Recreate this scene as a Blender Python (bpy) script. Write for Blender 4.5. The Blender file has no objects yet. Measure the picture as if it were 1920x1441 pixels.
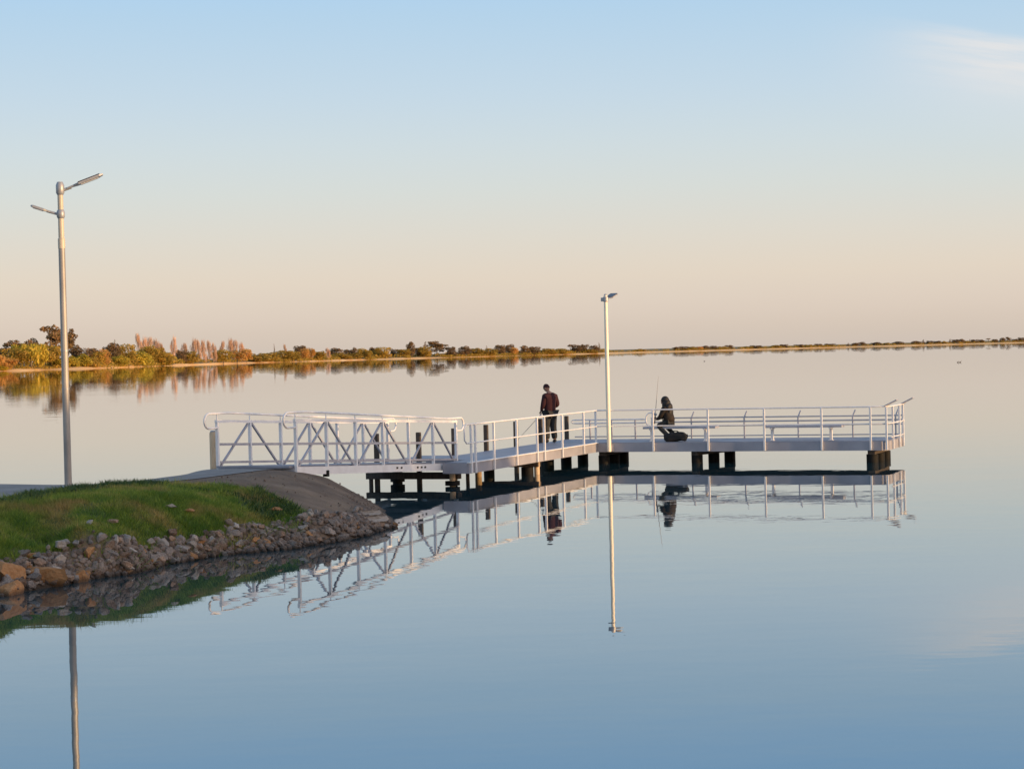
import bpy, bmesh, math, random
import numpy as np
from mathutils import Vector, Matrix, noise as mnoise
S = bpy.context.scene
COL = S.collection
R_ = math.radians

# ------------------------------------------------------------------ camera
CAM_H = 3.3
cam_d = bpy.data.cameras.new('camera'); cam_d.sensor_width = 36; cam_d.lens = 3800/1920*36
cam_d.clip_start = 0.5; cam_d.clip_end = 60000
cam = bpy.data.objects.new('camera', cam_d); COL.objects.link(cam)
cam.matrix_world = (Matrix.Translation((0, 0, CAM_H)) @ Matrix.Rotation(R_(90) - math.atan(58.5/3800), 4, 'X')
                    @ Matrix.Rotation(R_(-1.4), 4, 'Z'))
S.camera = cam

# ------------------------------------------------------------------ sky, sun, exposure
SUN_EL, SUN_AZ = 5.4, 115.0          # degrees; azimuth clockwise from +Y
w = bpy.data.worlds.new('World'); S.world = w; w.use_nodes = True
nt = w.node_tree; nt.nodes.clear()
def N(t, **kw):
    n = nt.nodes.new(t)
    for k, v in kw.items(): setattr(n, k, v)
    return n
def ramp(n, stops, interp='LINEAR'):
    cr = n.color_ramp; cr.interpolation = interp
    while len(cr.elements) > 1: cr.elements.remove(cr.elements[-1])
    cr.elements[0].position = stops[0][0]; cr.elements[0].color = (*stops[0][1], 1)
    for p, c in stops[1:]:
        e = cr.elements.new(p); e.color = (*c, 1)
def MA(op, a, b=None, c=None, clamp=False):
    n = N('ShaderNodeMath', operation=op, use_clamp=clamp)
    for k, x in enumerate((a, b, c)):
        if x is None: continue
        if isinstance(x, (int, float)): n.inputs[k].default_value = x
        else: nt.links.new(x, n.inputs[k])
    return n.outputs[0]
def srgb(r, g, b): return tuple(((c/255+0.055)/1.055)**2.4 for c in (r, g, b))
sky = N('ShaderNodeTexSky', sky_type='NISHITA', sun_disc=False)
sky.sun_elevation = R_(SUN_EL); sky.sun_rotation = R_(SUN_AZ)
bg_n = N('ShaderNodeBackground'); bg_n.inputs[1].default_value = 0.008
nt.links.new(sky.outputs[0], bg_n.inputs[0])
tc = N('ShaderNodeTexCoord'); sx = N('ShaderNodeSeparateXYZ'); nt.links.new(tc.outputs['Generated'], sx.inputs[0])
dx, dy, dz = sx.outputs
# height above the horizon -> dusk colours (blue overhead, cream, then a rosy band at the horizon)
el = MA('MULTIPLY', MA('ARCSINE', dz), 2/math.pi, clamp=True)
cr = N('ShaderNodeValToRGB'); nt.links.new(el, cr.inputs[0])
def E_(deg): return deg/90
ramp(cr, [(0, srgb(205,192,181)), (E_(.5), srgb(211,196,182)), (E_(1.2), srgb(219,204,190)), (E_(2.2), srgb(224,211,195)), (E_(3.2), srgb(220,214,203)),
          (E_(4.6), srgb(212,217,214)), (E_(5.8), srgb(205,217,222)), (E_(7.2), srgb(195,214,228)), (E_(9.6), srgb(178,208,232)), (E_(12), srgb(160,205,246)),
          (E_(24), srgb(160,192,228)), (E_(45), srgb(150,174,206)), (1, srgb(135,158,190))])
# one thin cirrus streak high on the right
ax = MA('DIVIDE', dx, MA('MAXIMUM', dy, .05)); ez = MA('DIVIDE', dz, MA('MAXIMUM', dy, .05))
cv = N('ShaderNodeCombineXYZ')
skew = MA('ADD', ez, MA('MULTIPLY', ax, .16))
nt.links.new(MA('MULTIPLY', ax, 14), cv.inputs[0]); nt.links.new(MA('MULTIPLY', skew, 150), cv.inputs[1])
no = N('ShaderNodeTexNoise'); no.inputs['Scale'].default_value = 1.0; no.inputs['Detail'].default_value = 5; no.inputs['Roughness'].default_value = .55
nt.links.new(cv.outputs[0], no.inputs['Vector'])
def SM(x, a, b):
    m = N('ShaderNodeMapRange', interpolation_type='SMOOTHSTEP'); nt.links.new(x, m.inputs[0])
    m.inputs[1].default_value = a; m.inputs[2].default_value = b; return m.outputs[0]
# skew value of the streak's crisp upper edge: ~0.190
mask = MA('MULTIPLY', SM(ax, .175, .25), MA('MULTIPLY', SM(skew, .1925, .1880), SM(skew, .150, .186)))
band = MA('MULTIPLY', mask, MA('MULTIPLY', SM(no.outputs[0], .25, .7), .65))
mask2 = MA('MULTIPLY', SM(ax, .14, .24), MA('MULTIPLY', SM(skew, .195, .175), SM(skew, .13, .17)))
cl = MA('ADD', band, MA('MULTIPLY', mask2, .28), clamp=True)
mx = N('ShaderNodeMix', data_type='RGBA'); nt.links.new(cl, mx.inputs[0]); nt.links.new(cr.outputs[0], mx.inputs[6])
mx.inputs[7].default_value = (*srgb(234,229,226), 1)
bg_r = N('ShaderNodeBackground'); bg_r.inputs[1].default_value = 1.0
nt.links.new(mx.outputs[2], bg_r.inputs[0])
ad = N('ShaderNodeAddShader'); out = N('ShaderNodeOutputWorld')
nt.links.new(bg_n.outputs[0], ad.inputs[0]); nt.links.new(bg_r.outputs[0], ad.inputs[1]); nt.links.new(ad.outputs[0], out.inputs[0])
# warm evening glow spreading round the low sun, well outside the picture on the right
vd = N('ShaderNodeVectorMath', operation='DOT_PRODUCT'); nt.links.new(tc.outputs['Generated'], vd.inputs[0])
vd.inputs[1].default_value = (math.sin(R_(SUN_AZ)), math.cos(R_(SUN_AZ)), 0)
gl = MA('MULTIPLY', MA('POWER', SM(vd.outputs['Value'], .05, 1.0), 1.5), SM(dz, .75, .02))
gl = MA('MULTIPLY', gl, SM(dz, -.02, .02))
bg_g = N('ShaderNodeBackground'); bg_g.inputs[0].default_value = (1, .60, .33, 1); nt.links.new(MA('MULTIPLY', gl, 2.0), bg_g.inputs[1])
ad2 = N('ShaderNodeAddShader'); nt.links.new(ad.outputs[0], ad2.inputs[0]); nt.links.new(bg_g.outputs[0], ad2.inputs[1]); nt.links.new(ad2.outputs[0], out.inputs[0])
sd = bpy.data.lights.new('sun', 'SUN'); sd.energy = 5.0; sd.angle = R_(0.5); sd.color = (1, .62, .29)
sun = bpy.data.objects.new('sun', sd); COL.objects.link(sun); sun.location = (80, -20, 40)
SDIR = Vector((math.sin(R_(SUN_AZ))*math.cos(R_(SUN_EL)), math.cos(R_(SUN_AZ))*math.cos(R_(SUN_EL)), math.sin(R_(SUN_EL))))
sun.rotation_euler = SDIR.to_track_quat('Z', 'Y').to_euler()
S.view_settings.view_transform = 'Standard'; S.view_settings.look = 'None'; S.view_settings.gamma = 1
S.view_settings.exposure = 0

# ------------------------------------------------------------------ helpers
def mat(name, c1, c2=None, rough=.6, metal=0, scale=4, detail=4, bump=0, bscale=None, objrand=0, spec=.5, vec='Object', trans=0, stretch=None, c3=None, rand_attr=None, wet=False):
    m = bpy.data.materials.new(name); m.use_nodes = True; t = m.node_tree; b = t.nodes['Principled BSDF']
    b.inputs['Roughness'].default_value = rough; b.inputs['Metallic'].default_value = metal
    b.inputs['Specular IOR Level'].default_value = spec
    co = t.nodes.new('ShaderNodeTexCoord'); src = co.outputs[vec]
    if stretch:
        mp = t.nodes.new('ShaderNodeMapping'); mp.inputs['Scale'].default_value = stretch; t.links.new(src, mp.inputs[0]); src = mp.outputs[0]
    col = None
    if c2 is not None:
        n = t.nodes.new('ShaderNodeTexNoise'); n.inputs['Scale'].default_value = scale; n.inputs['Detail'].default_value = detail
        t.links.new(src, n.inputs['Vector'])
        r = t.nodes.new('ShaderNodeValToRGB'); st = [(.32, c1), (.68, c2)] if c3 is None else [(.3, c1), (.5, c2), (.7, c3)]
        ramp(r, st); t.links.new(n.outputs[0], r.inputs[0]); col = r.outputs[0]
    else:
        rg = t.nodes.new('ShaderNodeRGB'); rg.outputs[0].default_value = (*c1, 1); col = rg.outputs[0]
    if objrand:
        oi = t.nodes.new('ShaderNodeObjectInfo'); hv = t.nodes.new('ShaderNodeHueSaturation')
        mr = t.nodes.new('ShaderNodeMapRange'); mr.inputs[3].default_value = 1-objrand; mr.inputs[4].default_value = 1+objrand
        t.links.new(oi.outputs['Random'], mr.inputs[0]); t.links.new(mr.outputs[0], hv.inputs['Value'])
        t.links.new(col, hv.inputs['Color']); col = hv.outputs[0]
    if rand_attr:
        at = t.nodes.new('ShaderNodeAttribute'); at.attribute_name = 'rnd'
        hv = t.nodes.new('ShaderNodeHueSaturation')
        mr = t.nodes.new('ShaderNodeMapRange'); mr.inputs[3].default_value = 1-rand_attr; mr.inputs[4].default_value = 1+rand_attr
        t.links.new(at.outputs['Fac'], mr.inputs[0]); t.links.new(mr.outputs[0], hv.inputs['Value'])
        mr2 = t.nodes.new('ShaderNodeMapRange'); mr2.inputs[3].default_value = .52; mr2.inputs[4].default_value = .48
        t.links.new(at.outputs['Fac'], mr2.inputs[0]); t.links.new(mr2.outputs[0], hv.inputs['Hue'])
        t.links.new(col, hv.inputs['Color']); col = hv.outputs[0]
    if wet:                                         # stone soaked dark just above the waterline
        ge = t.nodes.new('ShaderNodeNewGeometry'); sp = t.nodes.new('ShaderNodeSeparateXYZ'); t.links.new(ge.outputs['Position'], sp.inputs[0])
        mr = t.nodes.new('ShaderNodeMapRange'); mr.inputs[1].default_value = .02; mr.inputs[2].default_value = .10; mr.inputs[3].default_value = .32; mr.inputs[4].default_value = 1
        t.links.new(sp.outputs[2], mr.inputs[0]); hv = t.nodes.new('ShaderNodeHueSaturation'); t.links.new(mr.outputs[0], hv.inputs['Value']); t.links.new(col, hv.inputs['Color']); col = hv.outputs[0]
    t.links.new(col, b.inputs['Base Color'])
    if bump:
        n2 = t.nodes.new('ShaderNodeTexNoise'); n2.inputs['Scale'].default_value = bscale or scale*3; n2.inputs['Detail'].default_value = 6
        t.links.new(src, n2.inputs['Vector']); bp = t.nodes.new('ShaderNodeBump'); bp.inputs['Strength'].default_value = 1; bp.inputs['Distance'].default_value = bump
        t.links.new(n2.outputs[0], bp.inputs['Height']); t.links.new(bp.outputs[0], b.inputs['Normal'])
    if trans:
        tr = t.nodes.new('ShaderNodeBsdfTranslucent'); t.links.new(col, tr.inputs[0]); mxs = t.nodes.new('ShaderNodeMixShader'); mxs.inputs[0].default_value = trans
        t.links.new(b.outputs[0], mxs.inputs[1]); t.links.new(tr.outputs[0], mxs.inputs[2]); t.links.new(mxs.outputs[0], t.nodes['Material Output'].inputs[0])
    return m

class MB:
    def __init__(s): s.v = []; s.f = []
    def add(s, vs, fs):
        o = len(s.v); s.v += [tuple(p) for p in vs]; s.f += [tuple(i+o for i in f) for f in fs]; return s
    def box(s, c, ex, ey, ez):                      # centre and three half-edge vectors
        c, ex, ey, ez = map(Vector, (c, ex, ey, ez))
        vs = [c+a*ex+b*ey+d*ez for d in (-1, 1) for b in (-1, 1) for a in (-1, 1)]
        return s.add(vs, [(0,2,3,1), (4,5,7,6), (0,1,5,4), (2,6,7,3), (0,4,6,2), (1,3,7,5)])
    def bar(s, p, q, wd, ht, up=(0,0,1)):           # rectangular bar from p to q
        p, q = Vector(p), Vector(q); d = (q-p); x = d.normalized(); up = Vector(up)
        y = up.cross(x)
        if y.length < 1e-4: y = Vector((1,0,0)).cross(x)
        y.normalize(); z = x.cross(y)
        return s.box((p+q)/2, d/2, y*wd/2, z*ht/2)
    def tube(s, pts, r, n=10, caps=True):
        pts = [Vector(p) for p in pts]; rs = r if isinstance(r, (list, tuple)) else [r]*len(pts)
        t0 = (pts[1]-pts[0]).normalized(); a = Vector((0,0,1)) if abs(t0.z) < .9 else Vector((1,0,0))
        x = a.cross(t0).normalized(); rings = []
        for i, p in enumerate(pts):
            t = (pts[min(i+1, len(pts)-1)]-pts[max(i-1, 0)]).normalized()
            x = (x - t*x.dot(t)).normalized(); y = t.cross(x)
            rings.append([p+(x*math.cos(2*math.pi*k/n)+y*math.sin(2*math.pi*k/n))*rs[i] for k in range(n)])
        vs = [q for rg in rings for q in rg]; fs = []
        for i in range(len(pts)-1):
            for k in range(n):
                fs.append((i*n+k, i*n+(k+1) % n, (i+1)*n+(k+1) % n, (i+1)*n+k))
        if caps: fs += [tuple(range(n-1, -1, -1)), tuple((len(pts)-1)*n+k for k in range(n))]
        return s.add(vs, fs)
    def build(s, name, m, parent=None, org=(0,0,0), smooth=False, bevel=0):
        me = bpy.data.meshes.new(name); o = Vector(org)
        me.from_pydata([Vector(p)-o for p in s.v], [], s.f); me.update()
        if isinstance(m, (list, tuple)):
            for q in m: me.materials.append(q)
        else: me.materials.append(m)
        if smooth:
            me.polygons.foreach_set('use_smooth', [True]*len(me.polygons))
            try: me.set_sharp_from_angle(angle=R_(40))
            except Exception: pass
        ob = bpy.data.objects.new(name, me); COL.objects.link(ob)
        if parent is not None: ob.parent = parent
        if bevel:
            bv = ob.modifiers.new('bevel', 'BEVEL'); bv.width = bevel; bv.segments = 2; bv.limit_method = 'ANGLE'
        return ob
def tag(o, label=None, cat=None, group=None, kind=None):
    if label: o['label'] = label
    if cat: o['category'] = cat
    if group: o['group'] = group
    if kind: o['kind'] = kind
    return o
def empty(name, loc, label, cat, group=None):
    o = bpy.data.objects.new(name, None); COL.objects.link(o); o.location = loc; o.empty_display_size = .2
    return tag(o, label, cat, group)
def copy_tree(o, parent=None):
    c = o.copy(); COL.objects.link(c)
    if parent is not None: c.parent = parent
    for ch in list(o.children): copy_tree(ch, c)
    return c
def mesh_np(name, V, F, m, parent=None, attrs=None, smooth=False):      # V (n,3); F (k,3|4)
    me = bpy.data.meshes.new(name); V = np.asarray(V, np.float32); F = np.asarray(F, np.int32); k = F.shape[1]
    me.vertices.add(len(V)); me.vertices.foreach_set('co', V.ravel())
    me.loops.add(F.size); me.loops.foreach_set('vertex_index', F.ravel())
    me.polygons.add(len(F)); me.polygons.foreach_set('loop_start', np.arange(0, F.size, k, dtype=np.int32))
    me.polygons.foreach_set('loop_total', np.full(len(F), k, np.int32))
    if smooth: me.polygons.foreach_set('use_smooth', np.ones(len(F), bool))
    me.update(calc_edges=True); me.validate()
    for nm, (dom, arr) in (attrs or {}).items():
        a = me.attributes.new(nm, 'FLOAT', dom); a.data.foreach_set('value', np.asarray(arr, np.float32))
    me.materials.append(m)
    ob = bpy.data.objects.new(name, me); COL.objects.link(ob)
    if parent is not None: ob.parent = parent
    return ob
def pip(px, py, poly):                              # points in polygon (numpy)
    ins = np.zeros(np.shape(px), bool); n = len(poly); j = n-1
    for i in range(n):
        xi, yi = poly[i]; xj, yj = poly[j]
        c = ((yi > py) != (yj > py)) & (px < (xj-xi)*(py-yi)/((yj-yi) or 1e-12)+xi); ins ^= c; j = i
    return ins
def dist_poly(px, py, poly, closed=True):
    d = np.full(np.shape(px), 1e9); n = len(poly)
    for i in range(n if closed else n-1):
        a = np.array(poly[i], float); b = np.array(poly[(i+1) % n], float); ab = b-a
        t = np.clip(((px-a[0])*ab[0]+(py-a[1])*ab[1])/(ab@ab+1e-12), 0, 1)
        d = np.minimum(d, np.hypot(px-a[0]-t*ab[0], py-a[1]-t*ab[1]))
    return d
def vnoise(x, y, s, seed=0):                        # cheap smooth value noise
    x = np.asarray(x)/s+seed*17.3; y = np.asarray(y)/s+seed*9.1
    xi = np.floor(x).astype(int); yi = np.floor(y).astype(int); fx = x-xi; fy = y-yi
    h = lambda a, b: (np.sin(a*127.1+b*311.7+seed*74.7)*43758.5453) % 1.0
    fx = fx*fx*(3-2*fx); fy = fy*fy*(3-2*fy)
    return (h(xi,yi)*(1-fx)+h(xi+1,yi)*fx)*(1-fy)+(h(xi,yi+1)*(1-fx)+h(xi+1,yi+1)*fx)*fy

# jetty frame: u runs along the platform to the right, v away from the viewer
C0 = Vector((2.431, 59.44, 0)); _a = R_(-21.2)
UU = Vector((math.cos(_a), math.sin(_a), 0)); VV = Vector((-UU.y, UU.x, 0)); ZZ = Vector((0, 0, 1))
def J(u, v, z): return C0+UU*u+VV*v+ZZ*z

# ------------------------------------------------------------------ materials
M = {}
M['galv'] = mat('galvanised_steel', (.70,.69,.68), (.80,.79,.78), rough=.42, metal=.15, scale=6, bump=.0006, bscale=60)
M['alu'] = mat('mill_aluminium', (.74,.73,.72), (.84,.83,.82), rough=.42, metal=.15, scale=3, detail=6, bump=.0005, bscale=40)
M['alu_dark'] = mat('weathered_aluminium', (.36,.36,.39), (.47,.46,.49), rough=.5, metal=.3, scale=3, detail=6)
M['pole_grey'] = mat('weathered_galvanised_pole', (.27,.255,.24), (.40,.38,.35), rough=.5, metal=.3, scale=5, detail=7, stretch=(1,1,.35))
M['pole_sun_tint'] = mat('pale_sun_tinted_pole', (.80,.72,.56), (.87,.79,.62), rough=.35, scale=4)  # pale pole; the low sun's yellow is mixed into its base colour
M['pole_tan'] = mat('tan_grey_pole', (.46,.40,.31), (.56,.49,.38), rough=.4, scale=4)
M['deck'] = mat('ribbed_deck', (.20,.21,.25), (.27,.28,.32), rough=.55, scale=2.5, detail=6, stretch=(1,1,1), bump=.002, bscale=20)
M['fascia'] = mat('painted_fascia', (.26,.26,.29), (.35,.345,.375), rough=.5, scale=1.6, detail=8, bump=.001)
M['black'] = mat('black_sleeve', (.006,.006,.006), (.013,.012,.010), rough=.7, scale=5, bump=.003, spec=.2)
M['timber'] = mat('treated_timber', (.20,.13,.07), (.33,.24,.14), rough=.75, scale=3, stretch=(6,6,1), bump=.004)
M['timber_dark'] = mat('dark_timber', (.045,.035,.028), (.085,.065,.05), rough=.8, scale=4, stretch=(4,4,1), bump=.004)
M['bollard'] = mat('round_timber', (.55,.40,.25), (.68,.52,.34), rough=.8, scale=5, stretch=(6,6,1), bump=.004)
M['lamp_grey'] = mat('lamp_housing', (.30,.31,.33), (.36,.37,.39), rough=.4, metal=.3)
M['lens'] = mat('lamp_lens', (.55,.56,.58), rough=.2)
M['solar'] = mat('solar_panel', (.008,.010,.022), (.012,.014,.03), rough=.18, scale=12)
M['path'] = mat('concrete_path', (.17,.16,.15), (.25,.235,.22), rough=.9, scale=1.3, detail=9, bump=.008, bscale=30)
M['sand'] = mat('shore_sand', (.74,.42,.15), (.88,.56,.24), rough=.95, scale=.05, detail=6)
M['shore_soil'] = mat('shore_scrub_ground', (.10,.09,.03), (.17,.13,.06), rough=1, scale=.03, detail=8)
M['rock_grey'] = mat('grey_rock', (.165,.135,.112), (.345,.29,.245), rough=.85, scale=7, detail=8, bump=.02, bscale=12, objrand=.35, wet=True)
M['rock_brown'] = mat('brown_rock', (.20,.125,.08), (.35,.24,.165), rough=.85, scale=7, detail=8, bump=.02, bscale=12, objrand=.35, wet=True)
M['rock_orange'] = mat('orange_rock', (.30,.135,.045), (.42,.22,.09), rough=.9, scale=4, detail=8, bump=.02, bscale=10, objrand=.15, wet=True)
M['rock_pale'] = mat('pale_rock', (.30,.25,.20), (.45,.39,.33), rough=.85, scale=7, detail=8, bump=.015, bscale=12, objrand=.2, wet=True)
M['grass'] = mat('grass_blades', (.075,.175,.016), (.19,.265,.03), c3=(.38,.27,.09), rough=.7, scale=1.4, detail=5, vec='Object', rand_attr=.45, trans=.25)
M['weed'] = mat('clover_leaves', (.030,.075,.015), (.05,.10,.02), rough=.6, scale=2, rand_attr=.4, trans=.2)
M['shirt'] = mat('maroon_shirt', (.022,.0025,.005), (.038,.004,.009), rough=.9, scale=40, detail=2)
M['trousers'] = mat('dark_work_trousers', (.012,.013,.013), (.030,.031,.028), rough=.85, scale=9)
M['skin'] = mat('skin', (.36,.19,.13), rough=.55)
M['hat'] = mat('dark_red_cap', (.035,.006,.008), rough=.9)
M['shoe'] = mat('black_boots', (.008,.008,.008), rough=.6)
M['hair'] = mat('dark_hair', (.005,.004,.0035), (.010,.008,.007), rough=.65, scale=60, stretch=(3,3,.3))
M['jacket'] = mat('dark_brown_jacket', (.010,.007,.005), (.028,.017,.010), rough=.9, scale=8)
M['bag'] = mat('black_canvas', (.006,.006,.006), (.012,.012,.012), rough=.8, scale=12, bump=.006)
M['rod'] = mat('rod_blank', (.30,.27,.24), rough=.35)
M['bird'] = mat('dark_feathers', (.04,.035,.03), (.09,.08,.07), rough=.8, scale=20)
def leafm(n, a, b, tr=.3, r=.45): return mat(n, a, b, rough=.75, scale=2.2, detail=3, objrand=.18, rand_attr=r, trans=tr, vec='Object')
M['leaf_willow'] = leafm('willow_leaves', (.44,.34,.035), (.56,.43,.05), .4)
M['leaf_green'] = leafm('bush_leaves', (.36,.245,.035), (.52,.35,.055), .4)
M['leaf_gum'] = leafm('gum_leaves', (.24,.15,.06), (.34,.21,.085), .35)
M['leaf_dark'] = leafm('dark_leaves', (.17,.11,.05), (.28,.175,.075), .3)
M['leaf_orange'] = leafm('autumn_leaves', (.58,.32,.08), (.70,.42,.10), .4)
M['twig_pink'] = leafm('bare_twigs', (.55,.34,.20), (.68,.45,.29), .25, .2)
M['trunk'] = mat('bark', (.12,.09,.06), (.22,.17,.12), rough=.9, scale=3)

# water: still lake with very shallow ripples
def water_mat():
    m = bpy.data.materials.new('lake_water'); m.use_nodes = True; t = m.node_tree; b = t.nodes['Principled BSDF']
    b.inputs['Base Color'].default_value = (.014,.048,.060,1); b.inputs['Roughness'].default_value = .0; b.inputs['IOR'].default_value = 1.8
    co = t.nodes.new('ShaderNodeTexCoord')
    def nz(scale, stretch, detail, rot=0):
        mp = t.nodes.new('ShaderNodeMapping'); mp.inputs['Scale'].default_value = stretch; mp.inputs['Rotation'].default_value = (0,0,rot)
        t.links.new(co.outputs['Object'], mp.inputs[0])
        n = t.nodes.new('ShaderNodeTexNoise'); n.inputs['Scale'].default_value = scale; n.inputs['Detail'].default_value = detail; n.inputs['Roughness'].default_value = .45
        t.links.new(mp.outputs[0], n.inputs['Vector']); return n.outputs[0]
    def mul(a, k):
        q = t.nodes.new('ShaderNodeMath'); q.operation = 'MULTIPLY'; t.links.new(a, q.inputs[0])
        if isinstance(k, float): q.inputs[1].default_value = k
        else: t.links.new(k, q.inputs[1])
        return q.outputs[0]
    def add(a, c):
        q = t.nodes.new('ShaderNodeMath'); q.operation = 'ADD'; t.links.new(a, q.inputs[0]); t.links.new(c, q.inputs[1]); return q.outputs[0]
    big = mul(nz(.38, (.7,1,1), 1, .2), .0042)
    mid = mul(nz(1.5, (.6,1,1), 2, -.15), .0014)
    patch = t.nodes.new('ShaderNodeMapRange'); t.links.new(nz(.022, (.22,1,1), 4), patch.inputs[0])
    patch.inputs[1].default_value = .42; patch.inputs[2].default_value = .62
    fine = mul(mul(nz(4.0, (.5,1,1), 2, .4), .0010), patch.outputs[0])
    h = add(add(big, mid), fine)
    bp = t.nodes.new('ShaderNodeBump'); bp.inputs['Strength'].default_value = 1; bp.inputs['Distance'].default_value = 1
    t.links.new(h, bp.inputs['Height']); t.links.new(bp.outputs[0], b.inputs['Normal'])
    gl = t.nodes.new('ShaderNodeBsdfGlossy'); gl.inputs['Color'].default_value = (.80,.93,1,1); gl.inputs['Roughness'].default_value = 0
    t.links.new(bp.outputs[0], gl.inputs['Normal']); mxs = t.nodes.new('ShaderNodeMixShader'); mxs.inputs[0].default_value = .13
    t.links.new(b.outputs[0], mxs.inputs[1]); t.links.new(gl.outputs[0], mxs.inputs[2]); t.links.new(mxs.outputs[0], t.nodes['Material Output'].inputs[0])
    return m
M['water'] = water_mat()

# ------------------------------------------------------------------ water and far shore
wb = MB(); wb.add([(-30000,-200,0), (30000,-200,0), (30000,40000,0), (-30000,40000,0)], [(0,1,2,3)])
tag(wb.build('water', M['water']), kind='structure')
def shore_d(b):                                     # distance of the far shoreline along a bearing (tangent)
    bs = [-.45, -.32, -.2526, -.2, -.168, -.129, -.071, .042, .153, .2526, .34, .5]
    ds = [820, 1020, 1200, 1350, 1600, 1900, 2200, 2600, 3000, 3300, 3500, 3600]
    return float(np.interp(b, bs, ds))
BS = np.linspace(-.45, .5, 260); rngs = np.random.RandomState(4)
offs = [(-4, -.4), (0, .03), (9, .7), (20, 1.3), (34, 1.7), (80, 2.4), (400, 4), (3000, 6.0), (25000, 8)]
V = []; wob = np.interp(BS, BS[::4], rngs.uniform(-14, 14, len(BS[::4])))
for (o, z) in offs:
    for b, q in zip(BS, wob):
        d = shore_d(b)+q*(1 if o < 200 else 0)+o
        V.append((b*d, d, z+(0 if o < 5 else rngs.uniform(-.25, .25))))
n = len(BS); F = [(i*n+k, i*n+k+1, (i+1)*n+k+1, (i+1)*n+k) for i in range(len(offs)-1) for k in range(n-1)]
fs = mesh_np('far_shore', V, F, M['sand'], smooth=True); fs.data.materials.append(M['shore_soil'])
fs.data.polygons.foreach_set('material_index', np.array([0 if i < 3 else 1 for i in range(len(offs)-1) for k in range(n-1)], np.int32))
tag(fs, kind='structure')
def far(px, behind=14, z=None):                     # a spot on the far shore at a bearing
    b = (px-960)/3800; d = shore_d(b)+behind
    zz = z if z is not None else float(np.interp(behind, [o for o, _ in offs], [q for _, q in offs]))-.15
    return Vector((b*d, d, zz)), d

# tree kinds: unit height 1 and unit width 1, made once, then copied
def leaves(rng, lobes, n, size, droop=0, aspect=.6):
    V = np.zeros((n*4, 3)); wts = np.array([l[3]*l[4]*l[5] for l in lobes])**.67; wts /= wts.sum()
    L = rng.choice(len(lobes), n, p=wts)
    for i in range(n):
        cx, cy, cz, rx, ry, rz = lobes[L[i]]
        dv = rng.normal(size=3); dv /= np.linalg.norm(dv); r = rng.uniform(.25, 1)**.45
        c = np.array([cx+dv[0]*rx*r, cy+dv[1]*ry*r, cz+dv[2]*rz*r])
        a = rng.normal(size=3); a /= np.linalg.norm(a)
        if droop: a = a*.35+np.array([0, 0, 1.0]); a /= np.linalg.norm(a)
        b = np.cross(a, rng.normal(size=3)); b /= np.linalg.norm(b); s = size*rng.uniform(.6, 1.4)
        la, lb = a*s*(1+droop), b*s*aspect
        V[i*4:i*4+4] = [c-la, c+lb*.9-la*.1, c+la, c-lb*.9-la*.1]
    V[:, 2] = np.maximum(V[:, 2], .012)
    F = np.arange(n*4).reshape(n, 4)
    return V, F, np.repeat(rng.uniform(0, 1, n), 1)
def branches(rng, lobes, r0):
    mb = MB(); mb.tube([(0,0,-.03), (0.01,0,.18), (-.005,.01,.42), (0,0,.62)], [r0, r0*.8, r0*.6, r0*.3], 7)
    for (cx, cy, cz, *_r) in lobes[:9]:
        z0 = max(.12, cz*.55)
        mb.tube([(0, 0, z0), (cx*.5, cy*.5, (z0+cz)/2+.01), (cx, cy, cz)], [r0*.45, r0*.3, r0*.12], 5)
    return mb
KINDS = {}
def tree_kind(name, obname, leaf, lobes_fn, n, size, r0=.02, droop=0, seed=1, aspect=.6):
    rng = np.random.RandomState(seed); lobes = lobes_fn(rng)
    V, F, rd = leaves(rng, lobes, n, size, droop, aspect)
    root = bpy.data.objects.new(obname, None)       # prototype: linked only through its first copy
    cr_ = mesh_np('crown', V, F, M[leaf], root, {'rnd': ('FACE', rd)}); 
    tk = branches(rng, lobes, r0).build('trunk', M['trunk'], root, smooth=True)
    COL.objects.unlink(cr_); COL.objects.unlink(tk); KINDS[name] = (root, cr_, tk, {})
def dome_l(rng):
    L = [(0, 0, .58, .36, .36, .34)]
    for k in range(13):
        a = rng.uniform(0, 6.28); rr = rng.uniform(.15, .34); z = rng.uniform(.22, .84)
        L.append((math.cos(a)*rr, math.sin(a)*rr, z, *(rng.uniform(.12, .2)*np.array([1, 1, .85]))))
    return L
def low_l(rng):
    L = [(0, 0, .35, .42, .42, .34)]
    for k in range(15):
        a = rng.uniform(0, 6.28); rr = rng.uniform(.1, .42); z = rng.uniform(.1, .75)*(1.15-rr*1.2)
        L.append((math.cos(a)*rr, math.sin(a)*rr, z, *(rng.uniform(.12, .2)*np.array([1, 1, 1.0]))))
    return L
def willow_l(rng):
    L = [(0, 0, .68, .30, .30, .25)]
    for k in range(17):
        a = k*2.4+rng.uniform(-.3, .3); rr = rng.uniform(.2, .40); top = rng.uniform(.55, .86); h = rng.uniform(.18, .34)
        L.append((math.cos(a)*rr, math.sin(a)*rr, max(.3, top-h*.5), .10, .10, h))
    return L
def gum_l(rng):
    L = []
    for k in range(30):
        a = k*2.4+rng.uniform(-.4, .4); z = rng.uniform(.30, .95); rr = rng.uniform(.06, .44)*(1.25-z*.6)
        L.append((math.cos(a)*rr, math.sin(a)*rr, z, *(rng.uniform(.07, .13)*np.array([1.25, 1.25, .62]))))
    return L
def poplar_l(rng):
    L = [(0, 0, .5, .16, .16, .46)]
    for k in range(14):
        z = rng.uniform(.15, .85); w_ = .26*(1-abs(z-.42)*1.15)
        a = rng.uniform(0, 6.28); L.append((math.cos(a)*w_, math.sin(a)*w_, z, .09, .09, .13))
    return L
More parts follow.
